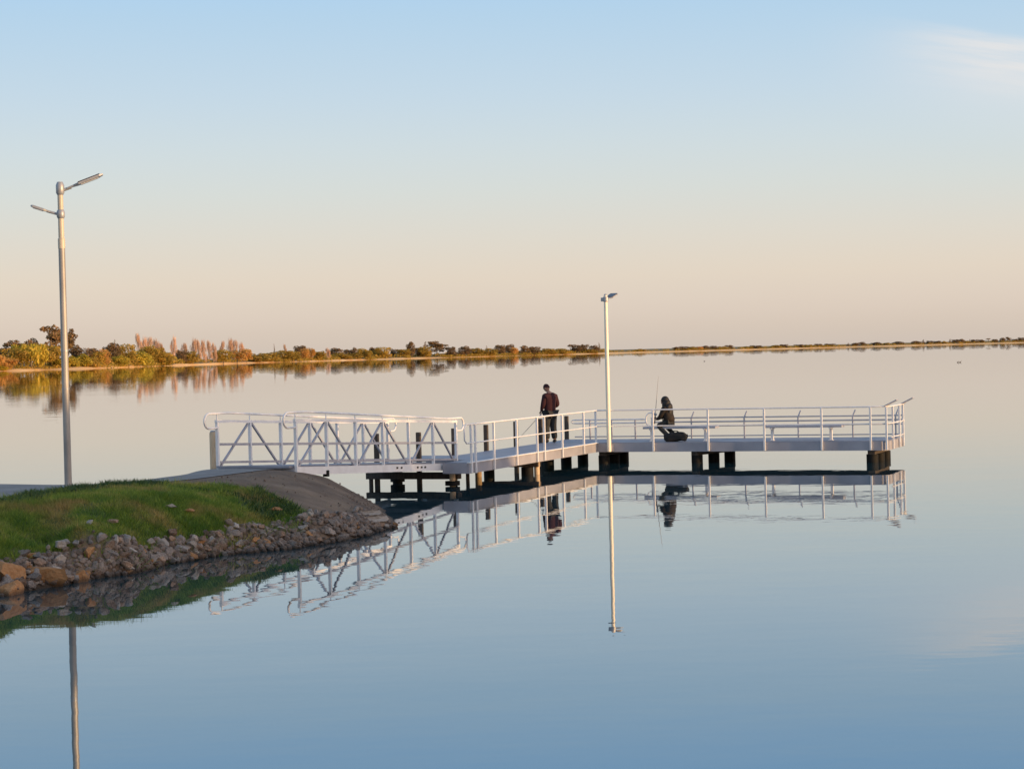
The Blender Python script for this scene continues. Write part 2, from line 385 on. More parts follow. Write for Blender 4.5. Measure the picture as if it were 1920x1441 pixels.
def conifer_l(rng):
    L = []
    for k in range(11):
        z = .12+k*.08; w_ = .36*(1-z)+.05
        for j in range(3):
            a = rng.uniform(0, 6.28); L.append((math.cos(a)*w_*.6, math.sin(a)*w_*.6, z, w_*.55, w_*.55, .05))
    return L
def umbrella_l(rng):
    L = [(0, 0, .8, .35, .35, .12)]
    for k in range(9):
        a = rng.uniform(0, 6.28); rr = rng.uniform(.15, .38); L.append((math.cos(a)*rr, math.sin(a)*rr, rng.uniform(.68, .88), .13, .13, .07))
    return L
for sfx, sd_ in (('', 1), ('2', 7)):
    tree_kind('willow'+sfx, 'willow_tree', 'leaf_willow', willow_l, 2600, 0.034, .03, .9, 3+sd_, .45)
    tree_kind('dome'+sfx, 'leafy_tree', 'leaf_green', dome_l, 2600, 0.034, .022, 0, 11+sd_)
    tree_kind('low'+sfx, 'shore_bush', 'leaf_green', low_l, 2400, 0.042, .02, 0, 21+sd_)
    tree_kind('lowyellow'+sfx, 'shore_bush', 'leaf_willow', low_l, 2400, .042, .02, 0, 71+sd_)
    tree_kind('gum'+sfx, 'gum_tree', 'leaf_gum', gum_l, 2200, 0.033, .022, 0, 31+sd_)
    tree_kind('dark'+sfx, 'dark_tree', 'leaf_dark', dome_l, 2600, 0.036, .022, 0, 41+sd_)
    tree_kind('orange'+sfx, 'autumn_tree', 'leaf_orange', dome_l, 2400, 0.034, .022, 0, 51+sd_)
    tree_kind('poplar'+sfx, 'poplar_tree', 'twig_pink', poplar_l, 1100, 0.026, .03, 2.2, 61+sd_, .22)
tree_kind('conifer', 'conifer_tree', 'leaf_dark', conifer_l, 900, .034, .02, 0, 81)
tree_kind('umbrella', 'umbrella_pine', 'leaf_dark', umbrella_l, 700, .032, .02, 0, 82)
def plant(kind, loc, wd, ht, rot, label, cat, group=None):
    root, c_, t_, _s = KINDS[kind]
    r = root.copy(); COL.objects.link(r); r.location = loc; r.scale = (wd, wd, ht); r.rotation_euler = (0, 0, rot)
    for ch in (c_, t_):
        q = ch.copy(); COL.objects.link(q); q.parent = r
    return tag(r, label, cat, group)

# ------------------------------------------------------------------ trees on the far shore
rt = random.Random(5)
PXM = 3800.0
def shore_tree(kind, px, wpx, hpx, label, cat='tree', behind=14, group=None):
    """px: where along the shore; wpx, hpx: apparent width and height above the waterline, turned into metres at that distance"""
    p, d = far(px, behind); h = max(.8, hpx*d/PXM - p.z); wd = wpx*1.42*d/PXM
    return plant(kind, p, wd, h, rt.uniform(0, 6.28), label, cat, group)
G1 = 'trees on the near end of the far shore'
G2 = 'bare poplars on the far shore'
G3 = 'trees along the middle of the far shore'
G4 = 'small dark trees on the distant shoreline'
for a in [
 ('dome', 26, 44, 46, 'golden green tree directly left of the big round yellow willow', 'tree', 30, G1),
 ('dome2', 84, 34, 40, 'golden leafy tree hugging the right side of the big yellow willow', 'tree', 20, G1),
 ('lowyellow', 152, 40, 33, 'golden green bush filling the shore below the brown dark topped tree', 'bush', 16, G1),
 ('dome', 184, 28, 34, 'golden olive tree squeezed left of the orange leafy tree', 'tree', 20, G1),
 ('lowyellow2', 222, 30, 30, 'golden bush in front of the black shaded tree', 'bush', 8, G1),
 ('dome2', 296, 34, 38, 'golden green tree under the right end of the first bare poplars', 'tree', 12, G1),
 ('dark', 8, 60, 46, 'dark brown spreading tree at the left picture edge behind yellow bushes', 'tree', 75, G1),
 ('gum', 30, 56, 56, 'dark brown broad gum tree sloping up behind the round yellow willow', 'tree', 90, G1),
 ('dark2', 60, 34, 62, 'dark rounded treetop standing just above the round yellow willow', 'tree', 95, G1),
 ('willow', 60, 56, 52, 'big round yellow green willow left of the near lamp post', 'tree', 16, G1),
 ('orange', -6, 40, 36, 'orange bush cut by the left picture edge on the far shore', 'bush', 14, G1),
 ('orange2', 18, 34, 26, 'low orange bush at the waterline left of the yellow willow', 'bush', 10, G1),
 ('lowyellow', 3, 20, 14, 'small yellow green bush at the left picture edge by the water', 'bush', 6, G1),
 ('gum2', 108, 50, 82, 'tall gum with separate leaf clumps rising behind the near lamp post', 'tree', 60, G1),
 ('gum', 136, 26, 74, 'tall narrow gum top just right of the near lamp post', 'tree', 70, G1),
 ('dome2', 98, 46, 50, 'yellow brown leafy tree between the willow and the near lamp post', 'tree', 25, G1),
 ('lowyellow2', 116, 34, 30, 'low yellow orange bushy tree directly behind the near lamp post', 'tree', 14, G1),
 ('lowyellow', 138, 24, 30, 'small yellow green bush immediately right of the near lamp post', 'bush', 14, G1),
 ('dark2', 163, 46, 42, 'brown dark topped tree right of the near lamp post', 'tree', 40, G1),
 ('low2', 170, 34, 24, 'low olive bush under the brown tree right of the lamp post', 'bush', 14, G1),
 ('orange', 196, 28, 40, 'orange leafy tree between the brown tree and a black tree', 'tree', 18, G1),
 ('dark', 214, 30, 48, 'black shaded tree right of the orange leafy tree', 'tree', 40, G1),
 ('conifer', 217, 12, 54, 'thin dark spire rising out of the black shaded tree', 'tree', 48, G1),
 ('dome', 238, 38, 48, 'large yellow green tree standing at the water by the black tree', 'tree', 6, G1),
 ('lowyellow2', 258, 44, 40, 'wide yellow green bush overhanging the water below bare treetops', 'bush', 4, G1),
 ('dome2', 278, 36, 42, 'olive green rounded tree beneath the first cluster of bare poplars', 'tree', 8, G1),
 ('low', 304, 44, 32, 'olive green bush just left of the lone pale poplar', 'bush', 6, G1),
 ('poplar', 262, 20, 64, 'tallest bare poplar at the left of the first pink cluster', 'tree', 70, G2),
 ('poplar2', 272, 18, 58, 'bare pink poplar second in the first cluster above green bushes', 'tree', 74, G2),
 ('poplar', 283, 18, 56, 'bare pink poplar in the middle of the first cluster', 'tree', 70, G2),
 ('poplar2', 295, 20, 54, 'bare pink poplar at the right of the first cluster', 'tree', 76, G2),
 ('poplar', 305, 16, 44, 'low bare poplar between the first cluster and the lone pale poplar', 'tree', 70, G2),
 ('poplar2', 327, 17, 57, 'lone pale orange poplar standing on the bright beach', 'tree', 16, G2),
 ('dark', 341, 22, 30, 'dark low tree right behind the lone pale poplar', 'tree', 40, G1),
 ('poplar', 347, 18, 42, 'short bare poplar behind the dark low tree on the beach', 'tree', 60, G2),
 ('low2', 358, 34, 28, 'dark green bush at the beach below bare poplars', 'bush', 20, G1),
 ('poplar2', 365, 18, 52, 'leftmost tall bare poplar of the second cluster on the beach', 'tree', 40, G2),
 ('poplar', 374, 15, 48, 'bare poplar second from left in the beach cluster', 'tree', 36, G2),
 ('poplar2', 384, 16, 49, 'bare poplar at the centre of the beach cluster with a dark trunk', 'tree', 24, G2),
 ('poplar', 394, 15, 46, 'bare poplar second from right in the beach cluster', 'tree', 24, G2),
 ('poplar2', 403, 14, 42, 'rightmost bare poplar of the beach cluster', 'tree', 24, G2),
 ('dome', 420, 36, 30, 'yellow green leafy tree between the two bare poplar clusters', 'tree', 10, G1),
 ('poplar', 419, 16, 44, 'bare poplar behind the yellow green tree, left of the tallest spire', 'tree', 50, G2),
 ('poplar2', 433, 17, 50, 'tallest dark spired bare poplar of the third cluster', 'tree', 44, G2),
 ('poplar', 443, 16, 45, 'bare poplar just right of the tallest dark spire', 'tree', 40, G2),
 ('poplar2', 454, 16, 42, 'rightmost bare poplar of the third cluster', 'tree', 24, G2),
 ('orange2', 446, 34, 28, 'orange brown bush in front of the third poplar cluster', 'bush', 12, G1),
 ('orange', 464, 20, 30, 'small orange tree ending the poplar row on the right', 'tree', 14, G2),
 ('low', 484, 40, 22, 'low green bush on the bright beach right of the poplars', 'bush', 18, G3),
 ('low2', 508, 34, 21, 'low green bush below the thin dark spire', 'bush', 18, G3),
 ('conifer', 516, 5, 36, 'thin dark spire standing alone above low green bushes', 'tree', 40, G3),
 ('dome2', 532, 36, 24, 'olive green tree just right of the thin dark spire', 'tree', 12, G3),
 ('poplar', 536, 10, 34, 'faint bare poplar pair above the olive tree', 'tree', 60, G3),
 ('dome', 550, 28, 23, 'olive tree left of the pair of orange trees', 'tree', 10, G3),
 ('dark', 566, 26, 31, 'dark rounded tree behind the pair of orange trees', 'tree', 50, G3),
 ('orange', 573, 18, 28, 'pale orange tree left one of the orange pair', 'tree', 16, G3),
 ('orange2', 586, 16, 27, 'pale orange tree right one of the orange pair', 'tree', 16, G3),
 ('dome2', 600, 24, 20, 'dark green bush right of the orange pair at the waterline', 'bush', 8, G3),
 ('poplar2', 616, 13, 26, 'upright orange poplar beside the start of the long sand strip', 'tree', 14, G3),
 ('dark2', 632, 28, 25, 'dark flat topped tree behind the upright orange poplar', 'tree', 60, G3),
 ('low', 640, 36, 17, 'grey green bush sloping above the long sand strip', 'bush', 26, G3),
 ('dark', 655, 22, 21, 'small dark tree above the middle of the long sand strip', 'tree', 60, G3),
 ('dark2', 667, 11, 25, 'round dark treetop standing alone above the sand strip', 'tree', 60, G3),
 ('low2', 664, 34, 15, 'low green bush behind the long sand strip', 'bush', 26, G3),
 ('dome', 681, 20, 24, 'green tree just right of a gap of sky in the treeline', 'tree', 24, G3),
 ('dome2', 692, 18, 20, 'green tree at the waterline ending the long sand strip', 'tree', 6, G3),
 ('dark', 703, 18, 24, 'dark tree tucked left of the wide green dome tree', 'tree', 50, G3),
 ('dome', 718, 30, 25, 'wide green dome shaped tree above a strip of sand', 'tree', 24, G3),
 ('dark2', 742, 16, 20, 'small dark tree between two green dome trees', 'tree', 50, G3),
 ('dome2', 759, 26, 20, 'green dome tree left of the tall dark round tree', 'tree', 22, G3),
 ('dark', 773, 16, 33, 'tall dark round headed tree above the treeline', 'tree', 40, G3),
 ('dark2', 785, 16, 22, 'low dark tree in the dip right of the tall round headed tree', 'tree', 40, G3),
 ('conifer', 799, 16, 32, 'dark pointed conifer beside a pale green bush', 'tree', 44, G3),
 ('dome', 797, 26, 24, 'pale green bushy tree in front of the dark pointed conifer', 'tree', 24, G3),
 ('gum2', 821, 38, 31, 'broad dark gum with an open crown right of the conifer', 'tree', 44, G3),
 ('dark', 848, 18, 21, 'small dark tree in front of a notch in the treeline', 'tree', 14, G3),
 ('dark2', 872, 24, 22, 'dark domed tree right of the notch in the treeline', 'tree', 14, G3),
 ('dome2', 896, 24, 18, 'olive tree in the long green run left of the dark pair', 'tree', 14, G3),
 ('conifer', 914, 8, 21, 'little pointed treetop left of the dark pair', 'tree', 30, G3),
 ('dome', 918, 26, 17, 'olive bush under the little pointed treetop', 'bush', 12, G3),
 ('dark', 938, 22, 22, 'left tree of the dark pair near the middle of the shore', 'tree', 30, G3),
 ('dark2', 957, 18, 23, 'right tree of the dark pair beside a reddish tree', 'tree', 30, G3),
 ('orange', 965, 15, 18, 'reddish orange small tree at the waterline near the middle', 'tree', 8, G3),
 ('gum', 984, 20, 19, 'brown leafy tree right of the reddish orange one', 'tree', 14, G3),
 ('dark', 1003, 26, 17, 'dark brown bushy tree over the standing angler', 'tree', 14, G3),
 ('low2', 1030, 32, 14, 'low green bush in the run left of the jetty lamp', 'bush', 14, G3),
 ('low', 1055, 32, 14, 'low olive bush left of the little umbrella shaped tree', 'bush', 14, G3),
 ('umbrella', 1071, 10, 20, 'little umbrella shaped tree left of the jetty lamp', 'tree', 24, G3),
 ('dark2', 1083, 20, 19, 'dark squarish tree right of the umbrella shaped tree', 'tree', 16, G3),
 ('dark', 1097, 14, 19, 'dark small tree joined to the squarish tree', 'tree', 20, G3),
 ('dark2', 1114, 18, 17, 'dark dome tree just left of the jetty lamp', 'tree', 16, G3),
 ('conifer', 1125, 8, 21, 'little pointed tree closest to the jetty lamp on the left', 'tree', 20, G3),
 ('low2', 1106, 30, 10, 'low green bush at the water beside the jetty lamp', 'bush', 8, G3),
]:
    shore_tree(*a[:4], a[4], a[5], a[6], a[7])
# the thin dark line of trees to the right of the jetty lamp
for px, wpx, hpx, k in [(1200,16,9,'low'), (1272,14,10,'dark'), (1285,14,11,'dark2'), (1298,16,10.5,'low2'), (1312,13,10,'orange'), (1325,14,11,'dark'), (1340,13,10.5,'dark2'), (1355,14,10,'low'), (1368,12,11,'dark'),
      (1404,16,8.5,'low'), (1420,18,9,'dark2'), (1455,18,9,'low2'), (1470,14,9.5,'dark'), (1500,14,8.5,'dark'), (1516,14,9,'low'), (1536,14,9,'dark2'), (1556,16,8.5,'dark'), (1592,6,9,'conifer'),
      (1605,12,9,'dark2'), (1617,14,10,'gum'), (1646,16,9,'dark'), (1664,12,8,'low2'), (1686,18,9.5,'dark2'), (1718,16,9.5,'dark'), (1733,7,12.5,'conifer'), (1745,10,9.5,'dark2'), (1758,14,8.5,'dark'), (1771,9,9,'low'),
      (1783,6,12,'conifer'), (1794,13,10.5,'dark'), (1804,10,11.5,'dark2'), (1814,8,8.5,'low'), (1820,5,10.5,'conifer'), (1829,12,9.5,'dark'), (1841,10,9,'dark2'), (1855,8,11.5,'umbrella'), (1866,11,9,'dark'), (1881,9,12,'dark2'), (1892,9,12.5,'gum2'), (1905,10,8.5,'dark'), (1917,10,11.5,'dark2'), (1932,14,10,'dark')]:
    shore_tree(k, px, wpx*1.15, hpx*.92, 'tiny tree in the thin dark treeline right of the jetty lamp', 'tree', 30, G4)
# scrub in front of and between the trees: uncountable
rng = np.random.RandomState(9); SV = []; SA = []
def scrub(pxs, pxe, cnt, hmin, hmax, b0, b1):
    for _ in range(cnt):
        px = rng.uniform(pxs, pxe); p, d = far(px, rng.uniform(b0, b1)); r = rng.uniform(hmin, hmax)*d/PXM; base = np.array(p)
        for k in range(40):
            dv = rng.normal(size=3); dv /= np.linalg.norm(dv); c = base+np.array([dv[0]*r*1.3, dv[1]*r*1.3, abs(dv[2])*r])*rng.uniform(.4, 1)**.4
            a = rng.normal(size=3); a /= np.linalg.norm(a); b = np.cross(a, rng.normal(size=3)); b /= np.linalg.norm(b); s = r*.16*rng.uniform(.6, 1.4)
            SV.extend([c-a*s, c+b*s*.8, c+a*s, c-b*s*.8]); SA.append(rng.uniform())
scrub(-60, 330, 120, 7, 14, 22, 70); scrub(330, 480, 50, 5, 10, 26, 60); scrub(470, 720, 130, 5, 10, 22, 60); scrub(700, 1140, 220, 4.5, 8.5, 18, 60); scrub(-60, 145, 55, 3, 7, 4, 16); scrub(190, 318, 50, 5, 9, 1, 12); scrub(520, 636, 50, 4, 7, 2, 14); scrub(688, 708, 10, 4, 7, 2, 12); scrub(762, 773, 6, 4, 6, 2, 12); scrub(832, 1120, 110, 3.5, 6, 2, 14); scrub(835, 1010, 40, 3, 5, 3, 12)
scrub(1130, 1560, 260, 2.4, 4.4, 14, 40); scrub(1540, 1990, 220, 2.0, 4.0, 14, 40)
tag(mesh_np('shore_scrub', SV, np.arange(len(SV)).reshape(-1, 4), M['leaf_green'], None, {'rnd': ('FACE', SA)}), 'low green brown scrub between the far shore trees', 'scrub', kind='stuff')

# ------------------------------------------------------------------ near bank, path and shore
ctrl = [(-7.45,29.16,0),(-6.88,30.04,0),(-6.34,31.28,0),(-5.78,32.8,0),(-5.12,34.2,0),(-4.27,34.9,0),(-3.75,35.4,0),(-3.13,36.5,0),(-2.66,37.78,0),(-2.35,39.45,0),(-2.5,41.2,0),(-2.75,43.2,0),(-3.2,45.2,0),(-4.2,46.4,0),(-5.5,46.2,0),(-6.9,45.4,0),
 (-7.64,29.96,0.36),(-7.25,31.71,0.36),(-6.10,32.29,0.36),(-5.17,34.59,0.30),(-4.43,36.08,0.29),(-3.95,36.93,0.38),
 (-8.83,34.73,1.0),(-8.53,36.21,1.0),(-8.18,37.22,1.0),(-7.19,38.21,1.0),(-6.03,38.55,.98),(-4.80,38.7,.84),(-4.03,37.9,.6),(-3.72,36.8,.44),
 (-7.94,31.17,0.80),(-6.81,31.68,0.77),(-5.95,33.90,0.65),(-4.88,35.94,0.55),
 (-10.02,39.45,1.02),(-8.84,38.93,1.0),(-7.84,39.03,1.0),(-7.08,40.46,.99),(-6.61,43.0,.97),(-5.51,43.23,.93),(-4.56,42.91,.88),(-4.02,44.0,.68),(-3.69,44.2,.46),(-3.25,43.0,.28),(-2.95,42.0,.16),(-3.31,38.6,.36),(-3.8,39.56,.62),
 (-12,30,.75),(-12,34,1.0),(-12,39.4,1.02),(-16,33,.9),(-16,39,1.0),(-10.5,41.6,0),(-12,42,0),(-16,42,0),(-8.8,41.2,0),(-8.0,43,0),(-9,26.7,0),(-11,25.2,0),(-14,24.5,0),(-13,27.5,.6),(-10,30,.75)]
def outward(p, c=(-7.5, 37.0)):
    q = np.array(p[:2])-c; return q/np.linalg.norm(q)
extra = []
for p in ctrl:
    if p[2] == 0 and p[0] > -13:
        o = outward(p); extra.append((p[0]+o[0]*.9, p[1]+o[1]*.9, -.45)); extra.append((p[0]+o[0]*3, p[1]+o[1]*3, -1.3))
C_ = np.array(ctrl+extra); 
def tpsk(r2): return np.where(r2 > 1e-9, .5*r2*np.log(r2+1e-12), 0)
nC = len(C_); K = tpsk(((C_[:, None, :2]-C_[None, :, :2])**2).sum(-1)); Pm = np.c_[np.ones(nC), C_[:, :2]]
A = np.zeros((nC+3, nC+3)); A[:nC, :nC] = K+np.eye(nC)*.03; A[:nC, nC:] = Pm; A[nC:, :nC] = Pm.T
W_ = np.linalg.solve(A, np.r_[C_[:, 2], 0, 0, 0])
def ground(x, y):
    x = np.atleast_1d(np.asarray(x, float)); y = np.atleast_1d(np.asarray(y, float)); z = np.zeros(x.shape)
    for i in range(nC): z += W_[i]*tpsk((x-C_[i, 0])**2+(y-C_[i, 1])**2)
    z = z+W_[nC]+W_[nC+1]*x+W_[nC+2]*y
    return np.clip(np.where(z > .9, .9+.11*np.tanh((z-.9)/.11), z), -1.4, 1.02)
GRASS = [(-17,33.6),(-12,34.1),(-8.9,34.6),(-8.53,36.1),(-8.18,37.15),(-7.19,38.15),(-6.03,38.5),(-4.85,38.45),(-4.1,37.7),(-3.78,37.0),(-4.15,36.4),(-4.62,35.5),(-5.12,34.55),(-5.82,33.3),(-6.38,31.85),(-7.1,31.12),(-7.66,30.1),(-8.5,29.2),(-10,28.2),(-17,26)]
pf = np.array([(-17,34.0),(-12,34.4),(-8.95,34.85),(-8.5,36.35),(-8.12,37.35),(-7.15,38.4),(-6.2,39.3),(-5.75,40.4),(-5.35,41.5),(-5.0,42.6),(-4.9,43.35)])
pb = np.array([(-17,39.7),(-12,39.55),(-10.1,39.45),(-9.3,39.15),(-8.75,39.0),(-7.9,39.3),(-7.3,40.3),(-6.95,41.4),(-6.7,42.4),(-6.55,43.3),(-6.45,44.1)])
def resamp(p, n):
    s = np.r_[0, np.cumsum(np.hypot(*np.diff(p, axis=0).T))]; q = np.linspace(0, s[-1], n); return np.c_[np.interp(q, s, p[:, 0]), np.interp(q, s, p[:, 1])]
def smooth_line(p, k=7):
    q = p.copy()
    for _ in range(k): q[1:-1] = (q[:-2]+2*q[1:-1]+q[2:])/4
    return q
pa_, pb_ = smooth_line(resamp(pf, 160), 25), smooth_line(resamp(pb, 160), 25)
PATHP = [tuple(q) for q in pa_[::6]]+[tuple(q) for q in pb_[::-6]]
gx = np.arange(-17, -.4, .09); gy = np.arange(23.5, 49, .09); X, Y = np.meshgrid(gx, gy); Xf, Yf = X.ravel(), Y.ravel()
rgh = np.where(pip(Xf, Yf, PATHP), 0, np.clip(dist_poly(Xf, Yf, PATHP)*3-.25, 0, 1))
Z = ground(Xf, Yf)+((vnoise(Xf, Yf, .5, 1)-.5)*.04+(vnoise(Xf, Yf, .17, 2)-.5)*.018)*rgh
gd = dist_poly(Xf, Yf, GRASS)*np.where(pip(Xf, Yf, GRASS), 1, -1)+(vnoise(Xf, Yf, .6, 5)-.5)*.35
nx, ny = len(gx), len(gy); I = np.arange(nx*ny).reshape(ny, nx)
F = np.c_[I[:-1, :-1].ravel(), I[:-1, 1:].ravel(), I[1:, 1:].ravel(), I[1:, :-1].ravel()]
keep = (Z[F].max(1) > -.9); F = F[keep]; used = np.unique(F); rm = np.zeros(nx*ny, np.int64); rm[used] = np.arange(len(used))
def bank_mat():
    m = mat('bank_soil', (.105,.066,.040), (.165,.11,.068), c3=(.235,.165,.105), rough=.95, scale=1.1, detail=10, bump=.05, bscale=16, wet=True)
    t = m.node_tree; b = t.nodes['Principled BSDF']; src = b.inputs['Base Color'].links[0].from_socket
    at = t.nodes.new('ShaderNodeAttribute'); at.attribute_name = 'turf'; n = t.nodes.new('ShaderNodeTexNoise'); n.inputs['Scale'].default_value = 2.2; n.inputs['Detail'].default_value = 6
    co = t.nodes.new('ShaderNodeTexCoord'); t.links.new(co.outputs['Object'], n.inputs['Vector'])
    r = t.nodes.new('ShaderNodeValToRGB'); ramp(r, [(.35, (.06,.10,.016)), (.55, (.11,.12,.03)), (.7, (.22,.145,.07))]); t.links.new(n.outputs[0], r.inputs[0])
    x = t.nodes.new('ShaderNodeMix'); x.data_type = 'RGBA'; t.links.new(at.outputs['Fac'], x.inputs[0]); t.links.new(src, x.inputs[6]); t.links.new(r.outputs[0], x.inputs[7])
    t.links.new(x.outputs[2], b.inputs['Base Color']); return m
bank = mesh_np('bank', np.c_[Xf, Yf, Z][used], rm[F], bank_mat(), None, {'turf': ('POINT', np.clip(gd[used]*5+.5, 0, 1))}, smooth=True)
tag(bank, kind='structure')
# the path: a sheet lofted between its two edges, a few mm above the ground
V = []
for i in range(160):
    for k in range(25):
        V.append(pa_[i]*(1-k/24)+pb_[i]*k/24)
V = np.array(V); z = ground(V[:, 0], V[:, 1]); F = [(i*25+k, i*25+k+1, (i+1)*25+k+1, (i+1)*25+k) for i in range(159) for k in range(24)]
path = mesh_np('path', np.c_[V, z+.012], F, M['path'], smooth=True); tag(path, kind='structure')

# shore that runs from the bank behind the viewer and round to the right (outside the picture)
LAND = [(-17,25),(-10,25),(-8.8,22),(-8.5,14),(-6,9),(0,7),(12,8),(34,14),(50,36),(54,56),(70,64),(140,66),(140,-60),(-60,-60),(-60,40),(-17,40)]
gx = np.arange(-60, 141, 1.25); gy = np.arange(-60, 67, 1.25); X, Y = np.meshgrid(gx, gy); Xf, Yf = X.ravel(), Y.ravel()
dd = dist_poly(Xf, Yf, LAND)*np.where(pip(Xf, Yf, LAND), 1, -1); Z = np.clip(dd*.28, -.8, 1.6)+(vnoise(Xf, Yf, 6, 3)-.5)*.3*(dd > 2)
inb = (Xf > -17.2) & (Xf < -.3) & (Yf > 24.5) & (Yf < 49); Z[inb] = -.9
nx, ny = len(gx), len(gy); I = np.arange(nx*ny).reshape(ny, nx); F = np.c_[I[:-1, :-1].ravel(), I[:-1, 1:].ravel(), I[1:, 1:].ravel(), I[1:, :-1].ravel()]
F = F[Z[F].max(1) > -.5]; used = np.unique(F); rm = np.zeros(nx*ny, np.int64); rm[used] = np.arange(len(used))
M['lawn'] = mat('lawn_ground', (.05,.08,.018), (.10,.11,.035), rough=1, scale=.4, detail=8)
tag(mesh_np('near_shore', np.c_[Xf, Yf, Z][used], rm[F], M['lawn'], smooth=True), kind='structure')
# trees on that right-hand shore: their long evening shadow lies over the bank and gangway
for k, (x, y, wd, ht, kd) in enumerate([(62, -12, 9, 9.6, 'dome'), (58, -7, 8, 9.2, 'dark'), (64, -3, 9, 9.7, 'dome2'), (60, 1.5, 8, 9.3, 'dark2'), (63, 5.5, 8, 9.6, 'dome'), (60, 9, 7.5, 9.2, 'dark'), (64, 12.5, 7, 9.0, 'dome2'),
        (61, 15.5, 6.5, 8.6, 'dark2'), (66, 1, 10, 9.4, 'dark'), (67, 9, 9, 9.4, 'dome'), (62.5, 19, 6.5, 8.2, 'dome'), (60.5, 23.0, 5.5, 6.8, 'dark2'), (61.5, 26.5, 4.5, 5.6, 'low2')]):
    plant(kd, Vector((x, y, 1.3)), wd, ht, k*1.3, 'leafy shade tree on the right hand shore outside the picture', 'tree', 'shade trees on the right hand shore')

# ------------------------------------------------------------------ riprap rocks along the waterline
rk = random.Random(21)
def rock_mesh(seed, m, flat=1.0):
    bm = bmesh.new(); bmesh.ops.create_icosphere(bm, subdivisions=3, radius=1); r = random.Random(seed)
    cuts = [(Vector((r.gauss(0,1), r.gauss(0,1), r.gauss(0,1))).normalized(), r.uniform(.32, .72)) for _ in range(13)]
    for v in bm.verts:
        for nrm, dd_ in cuts:
            e = v.co.dot(nrm)-dd_
            if e > 0: v.co -= nrm*e
        v.co += v.co.normalized()*(mnoise.noise(v.co*2.3+Vector((seed, 0, 0)))*.12+mnoise.noise(v.co*5.5+Vector((seed, 3, 0)))*.06)
        v.co.z *= flat
    me = bpy.data.meshes.new('riprap_rock'); bm.to_mesh(me); bm.free(); me.materials.append(m)
    return me
ROCKS = {k: [rock_mesh(i*13+j, M['rock_'+k], f) for j, f in enumerate((.8, .95, .6, .75))] for i, k in enumerate(('grey', 'brown', 'orange', 'pale'))}
def rock(kind, x, y, z, sc, label, group, rot=None):
    o = bpy.data.objects.new('riprap_rock', rk.choice(ROCKS[kind])); COL.objects.link(o); o.location = (x, y, z)
    o.rotation_euler = rot or (rk.uniform(-.6, .6), rk.uniform(-.6, .6), rk.uniform(0, 6.28)); o.scale = sc if isinstance(sc, tuple) else (sc*rk.uniform(.8, 1.35), sc*rk.uniform(.8, 1.25), sc*rk.uniform(.75, 1.1))
    return tag(o, label, 'rock', group)
GR = 'riprap rocks along the bank'
lower = np.array([(-8.6,27.3),(-7.4,28.98),(-7.12,29.7),(-6.9,30.08),(-6.34,31.23),(-6.02,31.72),(-5.87,32.06),(-5.76,32.72),(-5.13,34.15),(-4.55,34.57),(-3.96,34.97),(-3.47,35.7),(-3.14,36.23),(-2.83,37.08),(-2.68,37.7),(-2.52,38.33),(-2.4,39.36)])
upper = np.array([(-9.2,28.6),(-7.95,29.85),(-7.7,30.2),(-7.35,30.7),(-7.13,31.2),(-6.43,31.9),(-5.9,33.46),(-5.2,34.68),(-4.66,35.66),(-4.15,36.55),(-3.88,37.0),(-3.46,37.7),(-3.12,38.6),(-2.95,39.6)])
lo, up = resamp(lower, 400), resamp(upper, 400)
# single rocks that stand out
for (x, y, s, k, lb) in [(-7.52, 29.72, .31, 'orange', 'big rusty orange boulder at the left picture edge above the waterline'),
                         (-7.36, 29.22, .30, 'orange', 'wide orange boulder lowest at the left picture edge, sitting in the water'),
                         (-6.98, 30.12, .30, 'orange', 'large orange brown boulder with a dark hollow beside the left corner'),
                         (-6.62, 30.72, .24, 'orange', 'flat orange slab lying low at the waterline right of the hollow boulder'),
                         (-6.98, 30.85, .15, 'pale', 'upright pale pointed rock standing above the orange boulders'),
                         (-5.80, 32.80, .15, 'brown', 'wide brown block in the middle of the riprap at the waterline'),
                         (-6.62, 31.35, .14, 'orange', 'small yellow orange stone at the upper edge of the riprap')]:
    rock(k, x, y, float(ground(x, y)[0])+s*.25, s, lb, None)
for (u_, f, s, lb) in [(.955, .3, .30, 'pale flat slab at the tip of the bank under the gangway'), (.975, .6, .26, 'pale grey slab on the water side tip of the bank')]:
    i = int(u_*399); q = lo[i]*(1-f)+up[i]*f; rock('pale', q[0], q[1], float(ground(q[0], q[1])[0])+.10, (s*1.6, s, s*.4), lb, None, (.1, .05, .4))
SMALL = []
cnt = 0
for n_ in range(1900):
    t = rk.random(); f = rk.random()*(.84 if .12 < t < .6 else 1); i = int(t*399); q = lo[i]*(1-f)+up[i]*f
    q = q+np.array([rk.gauss(0, .05), rk.gauss(0, .05)])
    if cnt < 280 and n_ % 6 == 0:
        cnt += 1; s = rk.uniform(.062, .135)*(1.1 if t < .6 else .95)
        k = rk.choices(('grey', 'brown', 'orange', 'pale'), (.56, .27, .07, .10))[0]
        z = float(ground(q[0], q[1])[0])+s*rk.uniform(.15, .75)
        if z < .02: z = .02+s*.2
        where = 'at the waterline' if f < .35 else 'in the middle of the slope' if f < .75 else 'along the grass edge'
        rock(k, q[0], q[1], z, s, {'grey': 'grey angular rock', 'brown': 'brown angular rock', 'orange': 'orange brown rock', 'pale': 'pale cream rock'}[k]+' packed in the riprap '+where, GR+' '+where+' '+k)
    else: SMALL.append((q[0], q[1], rk.uniform(.03, .08)))
